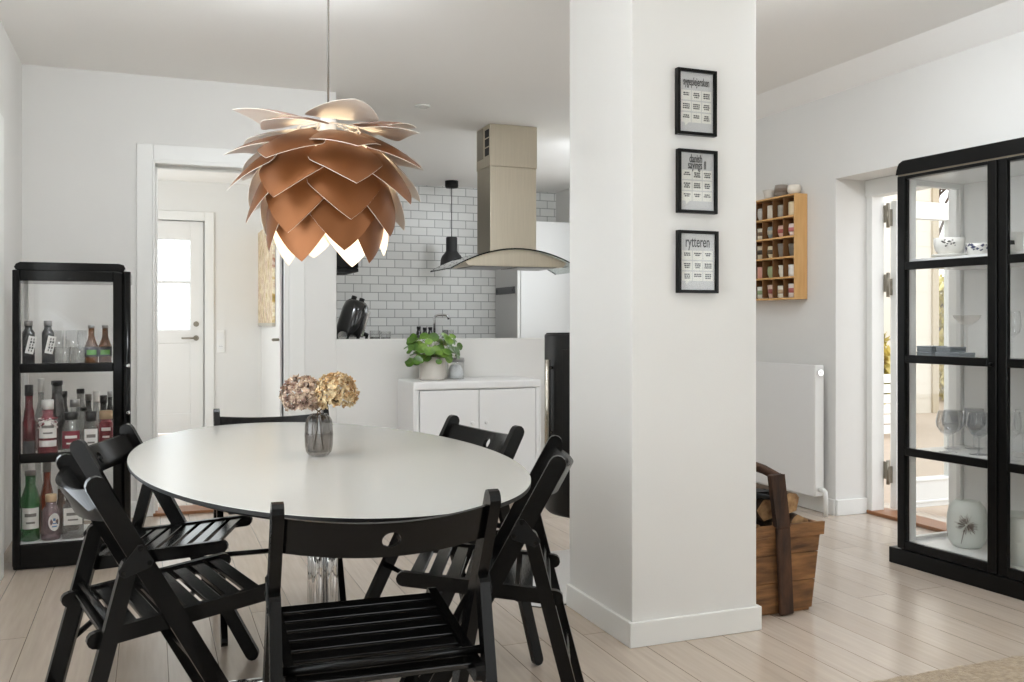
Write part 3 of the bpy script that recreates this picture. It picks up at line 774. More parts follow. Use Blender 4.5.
rowsM = [  # bottom row first; columns start at the open (right) end of the shelf
    [((226, 214, 206), (176, 96, 92), 'straight', 'white mug with dark pink band'), ((232, 226, 210), (186, 160, 130), 'straight', 'cream mug with a beige band'), ((206, 178, 160), (150, 84, 78), 'taper', 'brown speckled mug with red marks'), ((228, 226, 214), (150, 168, 130), 'straight', 'cream mug with green marks')],
    [((236, 232, 226), None, 'straight', 'plain white mug'), ((234, 228, 212), None, 'bell', 'cream mug with a curved handle'), ((160, 170, 128), None, 'round', 'olive green rounded mug'), ((206, 150, 134), None, 'straight', 'salmon pink mug')],
    [((112, 104, 92), None, 'taper', 'dark taupe tumbler'), ((128, 120, 110), None, 'taper', 'grey taupe tumbler'), ((214, 200, 168), (92, 78, 60), 'round', 'sand mug with a dark band'), ((190, 176, 150), (62, 54, 48), 'straight', 'beige mug with a black pattern')],
    [((232, 214, 206), (200, 120, 120), 'round', 'white rounded mug with pink pattern'), ((214, 176, 160), (172, 92, 84), 'round', 'pale pink mug with red flecks'), ((138, 148, 146), (178, 170, 150), 'round', 'blue grey mug'), ((218, 208, 186), (120, 100, 80), 'straight', 'cream mug with brown lettering marks')],
    [((224, 206, 172), None, 'straight', 'tall buff mug'), ((156, 150, 138), None, 'straight', 'grey stoneware mug'), ((222, 212, 194), None, 'straight', 'small cream mug'), ((188, 184, 176), None, 'round', 'pale grey round mug')],
]
rn = ['bottom row', 'second row up', 'middle row', 'fourth row up', 'top row']; cn = ['first from open end', 'second from open end', 'third from open end', 'nearest the pillar']
for r in range(5):
    for c in range(4):
        col, band, shp, txt = rowsM[r][c]
        h = (.082, .072, .074, .070)[(r*3+c*2) % 4]; rad = .033 if shp != 'bell' else .034
        mug('%s, %s of oak shelf, %s' % (txt, rn[r], cn[c]), (SX+.043, SY+(ydv[c]+ydv[c+1])/2+.0, SZ+zsh[r]+(.0055 if r else .001)), col, rad if 'handle' not in txt else .027, h, shp, band, PI if 'handle' not in txt else PI/2, handle='handle' in txt)
for ob_, hy in ((None, 0),): pass
mug('white rounded cup standing on top of the oak shelf, at its open end', (SX+.046, SY+.065, SZ+Ht+.001), (236, 228, 214), .040, .056, 'round', None, PI, False, 'bowls on top of the oak shelf')
mug('brown and grey stoneware bowl on top of the oak shelf, in the middle', (SX+.046, SY+.185, SZ+Ht+.001), (150, 140, 130), .043, .072, 'round', (128, 112, 98), PI, False, 'bowls on top of the oak shelf')
mug('pale speckled bowl on top of the oak shelf, beside the pillar', (SX+.046, SY+.30, SZ+Ht+.001), (206, 200, 190), .042, .055, 'bell', None, PI, False, 'bowls on top of the oak shelf')

# ================================================================= firewood basket
bk = thing('firewood_basket', 'old brown wooden firewood trug with a bent handle', 'basket', (2.236, 2.905, 0))
mb = MB()
bw, tw_, bh = .125, .172, .335
def plank_end(y, t):   # tapered end panel, three boards
    zs = [.012, .12, .225, bh]
    for k in range(3):
        za, zb = zs[k]+.0015, zs[k+1]-.0015
        wa = bw+(tw_-bw)*za/bh; wb = bw+(tw_-bw)*zb/bh
        mb.prism([(-wa, za), (wa, za), (wb, zb), (-wb, zb)], y, y+t, 'y')
plank_end(0, .018); mb.build('end_planks', OLDWOOD, bk, .003)
mb = MB(); plank_end(.44, .018); mb.build('end_planks', OLDWOOD, bk, .003)
for s in (-1, 1):
    mb = MB()
    for k in range(3):
        zs = [.012, .12, .225, bh]; za, zb = zs[k]+.0015, zs[k+1]-.0015
        wa = bw+(tw_-bw)*za/bh; wb = bw+(tw_-bw)*zb/bh
        mb.prism([(s*wa, za), (s*wb, zb), (s*(wb-.014), zb), (s*(wa-.014), za)], .018, .44, 'y')
    mb.build('side_planks', OLDWOOD, bk, .002)
B(-bw+.002, .01, .0, bw-.002, .448, .014).build('bottom_board', OLDWOOD, bk, .002)
mb = MB()
mb.prism([(-tw_-.004, bh-.045), (tw_+.004, bh-.045), (tw_+.008, bh+.004), (-tw_-.008, bh+.004)], -.012, 0, 'y')
mb.build('rim_board', OLDWOOD, bk, .004)
for y0 in (-.030, .46):
    sgn = -1 if y0 < 0 else 1
    mb = MB()
    M = T(-.006, y0, 0) @ rot('Y', -3)
    mb.box(-.030, 0, .004, .030, .018, .335, M=M)
    mb.prism([(-.032, .335), (.028, .335), (.012, .535), (-.050, .535)], 0 if sgn > 0 else -.002, .022, 'y', M=M)
    mb.build('upright', OLDDARK, bk, .006)
MB().tube([(-.025, -.012, .515), (-.028, .09, .535), (-.03, .225, .545), (-.028, .36, .535), (-.025, .47, .515)], [.016, .018, .019, .018, .016], 10).build('handle_bar', OLDDARK, bk)
def log(label, x, z, r, y0, y1, seed, dz=0):
    t = thing('firewood_log', label, 'log', (2.236, 2.905, 0), 0, 'logs in the firewood trug'); rnd = random.Random(seed)
    ph = [rnd.uniform(.84, 1.1) for _ in range(14)]; n = 14; vs = []; mb = MB()
    for y, s in ((y0, .96), (y0+.006, 1), ((y0+y1)/2, 1.03), (y1-.006, 1), (y1, .96)):
        for k in range(n):
            a = 2*PI*k/n; f = (y-y0)/(y1-y0)
            vs.append((x+r*ph[k]*s*math.cos(a), y, z+dz*f+r*ph[k]*s*math.sin(a)))
    for j in range(4): mb.add(vs, [(j*n+k, j*n+(k+1) % n, (j+1)*n+(k+1) % n, (j+1)*n+k) for k in range(n)], 0, True)
    mb.add(vs, [tuple(reversed(range(n))), tuple(range(4*n, 5*n))], 1)
    mb.build('log', [BARK, LOGEND], t)
log('split log right of the trug upright, on top', .058, .410, .041, .035, .40, 1)
log('thick log at the right rim of the trug', .094, .322, .042, .03, .41, 2)
log('round log left of the trug upright, with a pale cut end', -.060, .392, .042, .03, .41, 3)
log('log with reddish bark low on the left of the trug', -.105, .305, .040, .04, .42, 4)
log('log in the middle of the trug, half hidden by the upright', -.004, .308, .044, .03, .42, 5)
gl = thing('work_glove', 'dark work glove lying on the logs', 'glove', (2.236, 2.905, 0))
mb = MB()
pal = [(-.150, .028), (-.045, .028), (-.045, .095), (-.150, .10)]
mb.prism(pal, .437, .462, 'z')
mb.build('palm', MATBLK, gl, .010, 3)
for k, (yy, l) in enumerate(((.036, .05), (.052, .06), (.068, .062), (.086, .05))):
    MB().tube([(-.05, yy, .45), (-.05+l*.5, yy, .453), (-.05+l*.9, yy, .445)], [.009, .0088, .006], 8).build('finger', MATBLK, gl)
MB().tube([(-.11, .03, .45), (-.085, .008, .448), (-.06, .002, .442)], [.011, .010, .007], 8).build('thumb', MATBLK, gl)

# ================================================================= stove and hearth plate
st = thing('wood_stove', 'round black wood stove with a steel handle beside the pillar', 'stove', (1.861, 3.72, .007))
MB().lathe([(.0, .262), (.228, .262), (.236, .27), (.24, .28), (.24, 1.038), (.238, 1.0425), (.234, 1.044), (.0, 1.044)], n=64).build('body', STOVE, st)
MB().lathe([(.11, 0), (.11, .012), (.085, .02), (.08, .255)], n=40, c=(.06, .06, 0)).build('pedestal', STOVE, st)
MB().lathe([(.0, 1.0445), (.232, 1.0445), (.233, 1.047), (.231, 1.049), (0, 1.049)], n=48).build('top_plate', MATBLK, st)
# curved door with glass on the front, handle at its left edge
mb = MB(); a0, a1 = math.radians(205), math.radians(300)
def arc(r0, r1, z0, z1, A0, A1, N=24):
    m_ = MB(); pts = [A0+(A1-A0)*k/N for k in range(N+1)]
    poly = [(r1*math.cos(a), r1*math.sin(a)) for a in pts]+[(r0*math.cos(a), r0*math.sin(a)) for a in reversed(pts)]
    return m_.prism(poly, z0, z1, 'z')
sd = arc(.2405, .246, .36, .98, a0, a1).build('door', STOVE, st, .001)
arc(.2462, .2475, .50, .92, math.radians(222), math.radians(284)).build('door_glass', pmat('stove_glass', (.006, .006, .006), .08), sd)
ah = math.radians(187); hx, hy_ = math.cos(ah), math.sin(ah)
MB().cyl((.262*hx, .262*hy_, .50), (.262*hx, .262*hy_, .935), .013, n=16).cyl((.238*hx, .238*hy_, .62), (.256*hx, .256*hy_, .62), .006).cyl((.238*hx, .238*hy_, .90), (.256*hx, .256*hy_, .90), .006).build('handle', pmat('handle_steel', (196, 190, 178), .25, 1), sd)
HPL = thin_glass('hearth_glass', (.90, .93, .92), 5, .05)
tag(MB().prism([(.03, 0), (.62, 0), (.62, .78), (0, .78), (0, .03)], .0005, .006, 'z').build('hearth_plate', [HPL], None), 'clear glass hearth plate on the floor under the stove', 'hearth', loc=(1.372, 3.304, 0))

# ================================================================= white metal cabinet with plant
wc = thing('metal_cabinet', 'white two door metal cabinet against the half wall', 'cabinet', (1.441, 5.295, 0))
cw, cd, chh = .815, .378, .752
mb = MB().box(0, .004, .10, .014, cd, chh-.02).box(cw-.014, .004, .10, cw, cd, chh-.02).box(.014, .004, .10, cw-.014, cd, .12).box(.014, cd-.01, .12, cw-.014, cd, chh-.02)
mb.box(.014, .004, .12, .034, .03, chh-.05).box(cw-.034, .004, .12, cw-.014, .03, chh-.05)
mb.build('body', WHITE, wc, .003)
B(-.001, 0, chh-.05, cw+.001, cd, chh).build('top', WHITE, wc, .012, 3)
for k in range(2):
    x0 = .036+k*(cw-.072)/2
    dd = B(x0+.002, .0, .125, x0+(cw-.072)/2-.002, .02, chh-.054).build('door', WHITE, wc, .003)
    kx = x0+(cw-.072)/2-.045 if k == 0 else x0+.045
    MB().lathe([(.0, 0), (.010, .001), (.012, .006), (.007, .016)], n=12, M=T(kx, 0.001, .50) @ rot('X', 90) @ T(0, 0, 0)).build('knob', WHITE, dd)
for x in (.03, cw-.05):
    for y in (.03, cd-.05): B(x, y, 0, x+.02, y+.02, .10).build('leg', WHITE, wc)
PXY = (1.614, 5.49)
pp = thing('potted_plant', 'green round leaved potted plant in a pale pot on the metal cabinet', 'plant', (PXY[0], PXY[1], chh+.001))
POT = pmat('pale_pot', (208, 202, 194), .75, noise=.06, nscale=20)
MB().lathe([(.07, 0), (.078, .004), (.08, .02), (.081, .138), (.079, .142), (.074, .142), (.073, .125), (0, .125)], n=36).build('pot', POT, pp)
MB().lathe([(.0725, .118), (.04, .128), (0, .130)], n=24).build('soil', pmat('soil', (52, 40, 30), .95), pp)
LG = ramp_mat('plant_leaf', [(.3, (44, 72, 22)), (.5, (84, 122, 38)), (.7, (136, 170, 74))], 9, None, .35)
rnd = random.Random(11); leaves = MB(); stems = MB()
for k in range(96):
    a = rnd.uniform(0, 2*PI); rr = .03+.13*math.sqrt(rnd.random()); hz_ = .15+rnd.uniform(-.07, .165)*(1-.35*(rr/.15)) 
    if rr < .085 and hz_ < .165: hz_ = .17+rnd.uniform(0, .10)
    p = Vector((rr*math.cos(a)*1.08, rr*math.sin(a), hz_)); s = rnd.uniform(.018, .033)
    if math.hypot(p.x-.158, p.y-.03) < .062+s and p.z < .17: continue
    out_ = Vector((math.cos(a), math.sin(a), 0))
    nrm = (out_*rnd.uniform(.2, 1.1)+Vector((0, -.5, rnd.uniform(.15, 1.0)))).normalized()
    M = T(*p) @ nrm.to_track_quat('Z', 'Y').to_matrix().to_4x4()
    N = 14; vs = [(0, 0, -s*.16)]+[(s*math.cos(2*PI*i/N)*(1 if i else 1.12), s*math.sin(2*PI*i/N)*.92, s*.05*math.sin(2*PI*i/N*2)) for i in range(N)]
    leaves.add(vs, [(0, 1+i, 1+(i+1) % N) for i in range(N)], 0, True, M)
    b0 = Vector((rnd.uniform(-.03, .03), rnd.uniform(-.03, .03), .122))
    stems.tube([b0, b0*.5+p*.5+Vector((0, 0, .035)), p-nrm*s*.15], .0013, 5)
leaves.build('leaves', LG, pp, fix=False); stems.build('stems', pmat('plant_stem', (120, 128, 62), .6), pp)
jr = thing('glass_jar', 'clear glass jar with a grey lid beside the plant pot', 'jar', (1.772, 5.52, chh+.001))
MB().lathe([(.05, 0), (.053, .003), (.053, .098), (.050, .104), (.047, .104), (.049, .096), (.049, .006), (0, .005)], n=36).build('jar_glass', DRINK, jr)
MB().lathe([(.0, .105), (.054, .105), (.054, .128), (.05, .132), (0, .132)], n=36).build('lid', pmat('zinc_lid', (160, 160, 158), .45, .6), jr)
MB().lathe([(.0, .0065), (.044, .007), (.046, .03), (.042, .06), (.03, .085), (.0, .09)], n=20, mod=lambda a, z: 1+.06*math.sin(3*a+z*60)).build('cotton_filling', pmat('cotton', (224, 226, 228), .9, bump=.6, bscale=60), jr)

# ================================================================= kitchen
CTOP = pmat('worktop', (60, 56, 52), .4)
ic = thing('kitchen_island', 'kitchen island behind the half wall', 'cabinet', (1.15, YB+.13, 0))
B(0, 0, .06, 2.3, .62, .86).build('body', WHITE, ic); B(0, 0, .86, 2.3, .65, .90).build('worktop', CTOP, ic, .003); B(.02, .03, 0, 2.28, .57, .06).build('plinth', MATBLK, ic)
kc = thing('sink_counter', 'sink counter under the tile wall', 'cabinet', (1.15, 8.58, 0))
B(0, .0, .06, 2.22, .61, .86).build('body', WHITE, kc); B(0, -.02, .86, 2.22, .61, .90).build('worktop', CTOP, kc, .003); B(.02, .05, 0, 2.2, .6, .06).build('plinth', MATBLK, kc)
fa = thing('kitchen_tap', 'chrome kitchen tap in front of the tiles', 'tap', (2.665, 9.0, .901))
MB().lathe([(.024, 0), (.024, .03), (.017, .035)], n=20).tube([(0, 0, .03), (0, 0, .25), (.012, -.004, .272), (.04, -.012, .28), (.11, -.03, .278), (.135, -.036, .265), (.138, -.037, .235)], .013, 14).build('spout', CHROME, fa)
MB().tube([(.018, 0, .05), (.05, -.01, .06), (.065, -.012, .085)], .006, 8).build('lever', CHROME, fa)
def bottle(label, loc, r, h, neck=.3, nr=.35, body=None, cap=None, caph=.10, lab=None, labz=(.15, .5), shape='round', name='bottle', group=None, labface=None, cat='bottle', capr=1.12, extra=None, rz=None):
    t = thing(name, label, cat, loc, rz if rz is not None else math.atan2(-loc[1], -loc[0])+PI/2, group)
    nr = nr if shape == 'cone' else min(.85, nr*1.25); hb = h*(1-neck-caph); hs = h*neck*.35; hn = h*(1-caph)
    mod = None
    if shape == 'square':
        def mod(a, z, hb=hb):
            q = max(abs(math.cos(a)), abs(math.sin(a))); return (1/(q**.85))*.86 if z < hb else 1
    if shape == 'cone': prof = [(r*.9, 0), (r, .004), (r, hb*.75), (r*.72, hb), (r*nr, hb+hs*2), (r*nr, hn)]
    else: prof = [(r*.9, 0), (r, .004), (r, hb*.96), (r*.9, hb), (r*nr*1.25, hb+hs), (r*nr, hb+hs*1.5), (r*nr, hn)]
    MB().lathe(prof, n=24, mod=mod).build('glass', body, t)
    MB().lathe([(r*nr*capr, hn-.002), (r*nr*capr, h-.002), (r*nr*capr*.92, h), (0, h)], n=16).build('cap', cap, t)
    if lab:
        z0, z1 = h*labz[0], h*labz[1]; mats = lab if isinstance(lab, list) else [lab]; mb = MB(); rr = r*1.012+.0006; A = .95
        if shape == 'square': rr = r*.862+.001
        N = 10; a0 = -PI/2-A; a1 = -PI/2+A
        if shape == 'square':
            mb.box(-r*.72, -rr-.001, z0, r*.72, -rr, z1)
            if len(mats) > 1: mb.box(-r*.5, -rr-.0016, z0+(z1-z0)*.55, r*.5, -rr-.001, z0+(z1-z0)*.72, mi=1).box(-r*.4, -rr-.0016, z0+(z1-z0)*.25, r*.4, -rr-.001, z0+(z1-z0)*.34, mi=1)
        else:
            mb.grid(lambda u, v: (rr*math.cos(a0+(a1-a0)*u), rr*math.sin(a0+(a1-a0)*u), z0+(z1-z0)*v), N, 1)
            if len(mats) > 1:
                r2 = rr+.0006
                for (va_, vb_, A2) in ((.58, .74, .6), (.25, .34, .45)):
                    mb.grid(lambda u, v: (r2*math.cos(-PI/2-A2+2*A2*u), r2*math.sin(-PI/2-A2+2*A2*u), z0+(z1-z0)*(va_+(vb_-va_)*v)), N, 1, 1)
        mb.build('label', mats, t, fix=False)
    if extra: extra(t)
    return t
WLAB = pmat('label_white', (226, 224, 220), .6); DLAB = pmat('label_dark', (70, 70, 72), .6); RLAB = pmat('label_red', (128, 34, 52), .5); GLAB = pmat('label_green', (96, 160, 62), .5)
BLAB = pmat('label_blue', (92, 132, 172), .5); KLAB = pmat('label_print', (120, 116, 112), .6)
CAPB = pmat('cap_black', (26, 26, 27), .4); CAPG = pmat('cap_grey', (128, 124, 120), .45); CAPW = pmat('cap_white', (226, 224, 220), .4); CORK = pmat('cork', (206, 176, 142), .8); CAPS = pmat('cap_silver', (176, 176, 176), .3, .7)
CLEAR = bottle_mat('glass_clear', (226, 228, 226), .10); PINK = bottle_mat('glass_pink', (176, 62, 78), .42); RED = bottle_mat('glass_red', (112, 28, 38), .6); DARK = bottle_mat('glass_dark', (46, 46, 48), .86)
GREEN = bottle_mat('glass_green', (44, 122, 58), .5); AMBER = bottle_mat('glass_amber', (128, 78, 30), .62); ORANGE = bottle_mat('glass_orange', (158, 70, 40), .55); LILAC = bottle_mat('glass_lilac', (180, 158, 164), .30); GREYG = bottle_mat('glass_grey', (196, 196, 194), .22)
BRN = bottle_mat('glass_brown', (96, 62, 44), .55); DKLIQ = bottle_mat('glass_charcoal', (40, 36, 36), .75); BLUSH = bottle_mat('glass_blush', (222, 128, 140), .40)
for i, (x, hgt, lab_) in enumerate(((2.47, .165, 'tall black bottle by the tiles, furthest left of three'), (2.54, .155, 'short black bottle by the tiles, middle of three'), (2.605, .158, 'black bottle by the tiles, next to the tap'))):
    bottle(lab_, (x, 8.88+.03*i, .901), .027, hgt, .30, .55, DARK, CAPB, .12, group='black bottles at the sink')
for i, (x, r, h, lab_) in enumerate(((2.765, .032, .13, 'glass tumbler right of the kitchen tap'), (2.83, .022, .13, 'slim glass right of the kitchen tap'))):
    t = thing('drinking_glass', lab_, 'glass', (x, 8.95, .901), 0, 'glasses by the sink')
    MB().lathe([(r*.9, 0), (r, .004), (r, h), (r-.002, h), (r-.002, .008), (0, .007)], n=24).build('glass', GREYG if i == 0 else DRINK, t)
# coffee machine
cm = thing('coffee_machine', 'black capsule shaped coffee machine tilted on the kitchen island', 'coffee machine', (1.268, 6.2, .901))
GB = pmat('gloss_black', (.010, .010, .010), .12, coat=.5)
M = T(-.04, 0, .10) @ rot('Y', 17)
MB().lathe([(.0, -.045), (.045, -.04), (.075, -.01), (.088, .04), (.09, .10), (.088, .19), (.078, .235), (.055, .258), (0, .262)], n=40, M=M).build('body', GB, cm)
MB().lathe([(.07, 0), (.075, .006), (.07, .018), (.045, .03), (.035, .062)], n=32, M=T(-.048, 0, 0)).build('base', GB, cm)
for dx in (-.032, .022): MB().cyl(M @ Vector((dx, 0, .245)), M @ Vector((dx, 0, .283)), .018, n=16).build('knob', MATBLK, cm)
mb = MB(); mb.box(.075, -.035, .03, .098, .035, .215, M=M); mb.build('chrome_front', CHROME, cm, .008)
mb = MB().cyl(M @ Vector((.085, 0, .06)), M @ Vector((.13, 0, .055)), .014).cyl(M @ Vector((.125, 0, .058)), M @ Vector((.128, 0, .02)), .010); mb.build('spout', MATBLK, cm)
MB().cyl(M @ Vector((-.05, -.082, .0)), M @ Vector((-.05, -.092, .0)), .03, n=20).build('dial', CHROME, cm); MB().cyl(M @ Vector((.02, -.085, .0)), M @ Vector((.02, -.093, .0)), .026, n=20).build('dial', CHROME, cm)
for i, (x, y, r, h, lab_) in enumerate(((1.41, 6.16, .036, .148, 'glass jar beside the coffee machine'), (1.488, 6.18, .034, .142, 'glass tumbler right of the jar by the coffee machine'))):
    t = thing('glass_cup', lab_, 'glass', (x, y, .901), 0, 'glasses by the coffee machine')
    MB().lathe([(r*.92, 0), (r, .004), (r, h), (r-.0025, h), (r-.0025, .01), (0, .009)], n=28).build('glass', DRINK, t)
    MB().lathe([(0, .011), (r-.003, .0105), (r-.003, h*.72), (0, h*.722)], n=20).build('contents', GREYG, t)
# black wall unit at the left of the kitchen
bu = thing('black_wall_unit', 'black wall cupboard at the left of the kitchen', 'cupboard', (HALLX+.033, 7.85, 1.535))
B(0, .02, .03, .56, .62, .75).build('body', MATBLK, bu, .002)
B(0, 0, .035, .56, .018, .75).build('door', CABBLK, bu, .002)
MB().box(0, .0, 0, .56, .62, .028).box(.04, .06, -.004, .52, .2, 0).box(.04, .3, -.004, .52, .5, 0).build('underside_panel', MATBLK, bu)
# tall unit, rail
tu = thing('tall_cupboard', 'white tall kitchen cupboard at the right of the tiles', 'cupboard', (3.39, 8.56, 0))
B(0, .02, .08, .69, .63, 2.12).build('body', pmat('cupboard_shaded_side', (214, 214, 212), .5), tu, .002)  # side greyer than the white doors: shade put into its colour
B(.0, 0, .08, .03, .02, 2.12).build('edge_strip', TRIM, tu, .002)
for z0, z1 in ((.09, 1.66), (1.67, 2.115)):
    dd = B(.034, -.004, z0, .688, .018, z1).build('door', WHITE, tu, .003)
    if z0 < 1: MB().cyl((.64, -.03, .9), (.64, -.03, 1.1), .006).cyl((.64, -.03, .92), (.64, -.004, .92), .005).cyl((.64, -.03, 1.08), (.64, -.004, 1.08), .005).build('handle', STEELD, dd)
B(.02, .05, 0, .67, .6, .08).build('plinth', WHITE, tu)
kr = thing('knife_rail', 'dark magnetic rail on the side of the tall cupboard', 'rail', (3.388, 8.62, 1.395))
B(-.014, 0, 0, -.001, .52, .07).build('bar', pmat('rail_grey', (78, 78, 80), .4, .5), kr, .002)
MB().box(-.0155, .03, .02, -.0138, .05, .05).box(-.0155, .47, .02, -.0138, .49, .05).build('screw_cap', MATBLK, kr)
# kitchen pendant
kp = thing('kitchen_pendant', 'black bell shaped pendant lamp in the kitchen', 'lamp', (2.79, 8.82, 0))
MB().lathe([(.066, CZ-.001), (.066, CZ-.055), (.058, CZ-.07), (.0, CZ-.07)], n=28).build('ceiling_cup', MATBLK, kp)
MB().cyl((0, 0, 1.95), (0, 0, CZ-.06), .0045, n=8).build('cord', MATBLK, kp)
MB().lathe([(.0, 1.955), (.05, 1.953), (.056, 1.945), (.056, 1.815), (.068, 1.795), (.095, 1.765), (.108, 1.73), (.112, 1.685), (.112, 1.665), (.107, 1.665), (.105, 1.69), (.09, 1.76), (.05, 1.81), (.0, 1.82)], n=40).build('shade', pmat('pendant_charcoal', (44, 44, 45), .5), kp)
MB().lathe([(0, 1.69), (.02, 1.70), (.03, 1.73), (.015, 1.78)], n=16).build('bulb', CAPW, kp)
# extractor hood
hd = thing('extractor_hood', 'steel island extractor hood with a curved glass canopy', 'hood', (2.415, 6.315, 0))
B(-.18, -.145, 2.21, .18, .145, CZ-.002).build('upper_chimney', STEEL, hd, .002)
B(-.176, -.141, 1.60, .176, .141, 2.21).build('lower_chimney', STEEL, hd, .002)
MB().box(-.183, -.003, 2.28, -.1795, .12, 2.50).build('side_strip', STEELD, hd)
for z in (2.42, 2.355, 2.29): B(-.1815, -.125, z, -.1795, -.04, z+.055).build('vent', MATBLK, hd)
HX, HYd = .50, .25
def arcz(x, c=1.625, sag=.145): return c-sag*(x/HX)**2
mb = MB(); N = 32
xs = [-HX+2*HX*k/N for k in range(N+1)]
poly = [(x, arcz(x)) for x in xs]+[(x, arcz(x)-.008) for x in reversed(xs)]
mb.prism(poly, -HYd, HYd, 'y', 0, 0)
gc = mb.build('glass_canopy', HGLASS, hd)
mb = MB()
for y in (-HYd-.003, HYd): mb.prism([(x, arcz(x)+.001) for x in xs]+[(x, arcz(x)-.009) for x in reversed(xs)], y, y+.003, 'y')
mb.build('canopy_edge', DGLASS, gc)
xb = [-.385+.77*k/24 for k in range(25)]
MB().prism([(x, arcz(x)-.009) for x in xb]+[(.36, 1.50), (-.36, 1.50)], -.205, .205, 'y').build('motor_body', STEEL, hd, .003)
for x0, x1 in ((-.32, -.02), (.02, .32)):
    B(x0, -.17, 1.494, x1, .17, 1.499).build('filter', pmat('filter_mesh', (150, 150, 150), .35, .9), hd)

# ceiling spot
sp = thing('ceiling_spot', 'small white recessed spot in the ceiling before the kitchen', 'light', (1.649, 5.83, CZ-.001))
MB().lathe([(.05, 0), (.05, -.008), (.036, -.012), (.034, -.006)], n=28).build('ring', TRIM, sp)
MB().lathe([(0, -.005), (.034, -.005), (.034, -.001)], n=24).build('lens', CAPG, sp)

# rug
rg = MB(); rr = random.Random(4)
def ruf(u, v): return (1.95+1.65*u, .4+1.83*v, .012+.002*math.sin(u*90)*math.sin(v*80)+rr.uniform(0, .003))
rg.box(1.95, .4, .0005, 3.6, 2.23, .008); rg.grid(ruf, 90, 90)
tag(rg.build('rug', RUG, None, fix=False), 'beige woven rug at the bottom right corner', 'rug')

# ================================================================= black bottle cabinet (left)
VX, VY = -.568, 4.63
bc = thing('bottle_cabinet', 'narrow black glazed cabinet full of bottles against the left wall', 'cabinet', (VX, VY, 0))
w, dpt, zt = .485, .40, 1.338
mb = MB()
mb.box(0, .022, .10, .030, .05, zt-.05).box(w-.045, .022, .10, w, .05, zt-.05)
mb.box(0, .022, .0, w, dpt, .105).box(0, .022, zt-.05, w, dpt, zt)
mb.build('carcass', VITBLK, bc, .006, 3)
mb = MB().prism([(.012, zt), (w-.03, zt), (w-.022, zt+.012), (w-.03, zt+.028), (w-.05, zt+.034), (.03, zt+.034), (.014, zt+.026), (.006, zt+.012)], .01, dpt-.01, 'y')
mb.build('cap', VITBLK, bc, .004)
doorw = w-.035
for x in (.004, w-.022): B(x, dpt-.02, .105, x+.018, dpt-.001, zt-.05).build('rear_post', TRIM, bc)
dr = MB().box(0, 0, .02, .031, .02, zt-.002).box(.410, 0, .02, doorw, .02, zt-.002).box(.031, 0, zt-.050, .410, .02, zt-.002).box(.031, 0, .02, .410, .02, .115)
dr.box(.031, 0, .476, .410, .02, .518).box(.031, 0, .878, .410, .02, .92)
dr = dr.build('door', VITBLK, bc, .004, 3)
MB().box(.031, .008, .115, .410, .011, .476).box(.031, .008, .518, .410, .011, .878).box(.031, .008, .92, .410, .011, zt-.05).build('pane', CGLASS, dr)
MB().cyl((w-.016, -.002, .02), (w-.016, -.002, zt-.004), .017, n=20).build('corner_post', VITBLK, bc)
mb = MB()
for z in (.69, .905): mb.lathe([(.0, 0), (.009, .001), (.011, .008), (.007, .014), (.005, .02)], n=14, M=T(w-.012, -.018, z) @ rot('X', 90))
mb.build('latch', CHROME, bc)
MB().box(.004, .05, .105, .007, dpt-.03, zt-.05).box(w-.007, .05, .105, w-.004, dpt-.03, zt-.05).build('side_glass', CGLASS, bc)
B(.045, dpt-.012, .105, w-.045, dpt-.009, zt-.05).build('back_glass', CGLASS, bc)
SH = []
for z in (.100, .492, .893):
    B(.009, .028, z+.006, w-.009, dpt-.014, z+.012).build('shelf', CGLASS if z > .2 else WHITE, bc); SH.append(z+.0125)
def vb(px, base, depth=0.0):
    """x on a cabinet shelf for a photo column, at a given depth behind the door"""
    th = math.atan(362/930); s_, c_ = math.sin(th), math.cos(th); u = (px-512)/930; y = VY+.10+depth
    return (y*(s_+u*c_)/(c_-u*s_), y, SH[base])
def tagx(t):
    M = T(.012, -.030, .105) @ rot('Z', 8) @ rot('Y', 12)
    g = MB().box(-.017, -.001, -.05, .017, 0, .03, M=M).build('paper_tag', WLAB, t)
    mb = MB(); rnd = random.Random(2)
    for k in range(2):
        x = -.006+k*.011
        for q in range(5): mb.box(x, -.0016, -.04+q*.013, x+.004+.003*(q % 2), -.0011, -.031+q*.013, M=M)
    mb.build('tag_writing', INK, g)
bottle('dark square bottle with a paper tag on the upper shelf, left one', vb(28.5, 2), .030, .205, .16, .42, DARK, CAPG, .11, shape='square', group='tagged dark bottles on the upper shelf', extra=tagx)
bottle('dark square bottle with a paper tag on the upper shelf, next to the clear glasses', vb(48, 2), .030, .205, .16, .42, DARK, CAPG, .11, shape='square', group='tagged dark bottles on the upper shelf', extra=tagx)
GG = [WLAB, GLAB]
def greenlab(t):
    mb = MB(); mb.lathe([(.0292, .040), (.0292, .085)], n=24); mb.build('dark_band', DLAB, t, fix=False)
    r2 = .0300
    MB().grid(lambda u, v: (r2*math.cos(-PI/2-.75+1.5*u), r2*math.sin(-PI/2-.75+1.5*u), .048+.022*v), 10, 1).build('label', GLAB, t, fix=False)
bottle('brown bottle with a green label on the upper shelf, left of the pair', vb(91.5, 2), .0285, .185, .42, .36, AMBER, CAPS, .07, group='brown bottles on the upper shelf', extra=greenlab)
bottle('brown bottle with a green label on the upper shelf, right of the pair', vb(105.2, 2), .0285, .185, .42, .36, AMBER, CAPS, .07, group='brown bottles on the upper shelf', extra=greenlab)
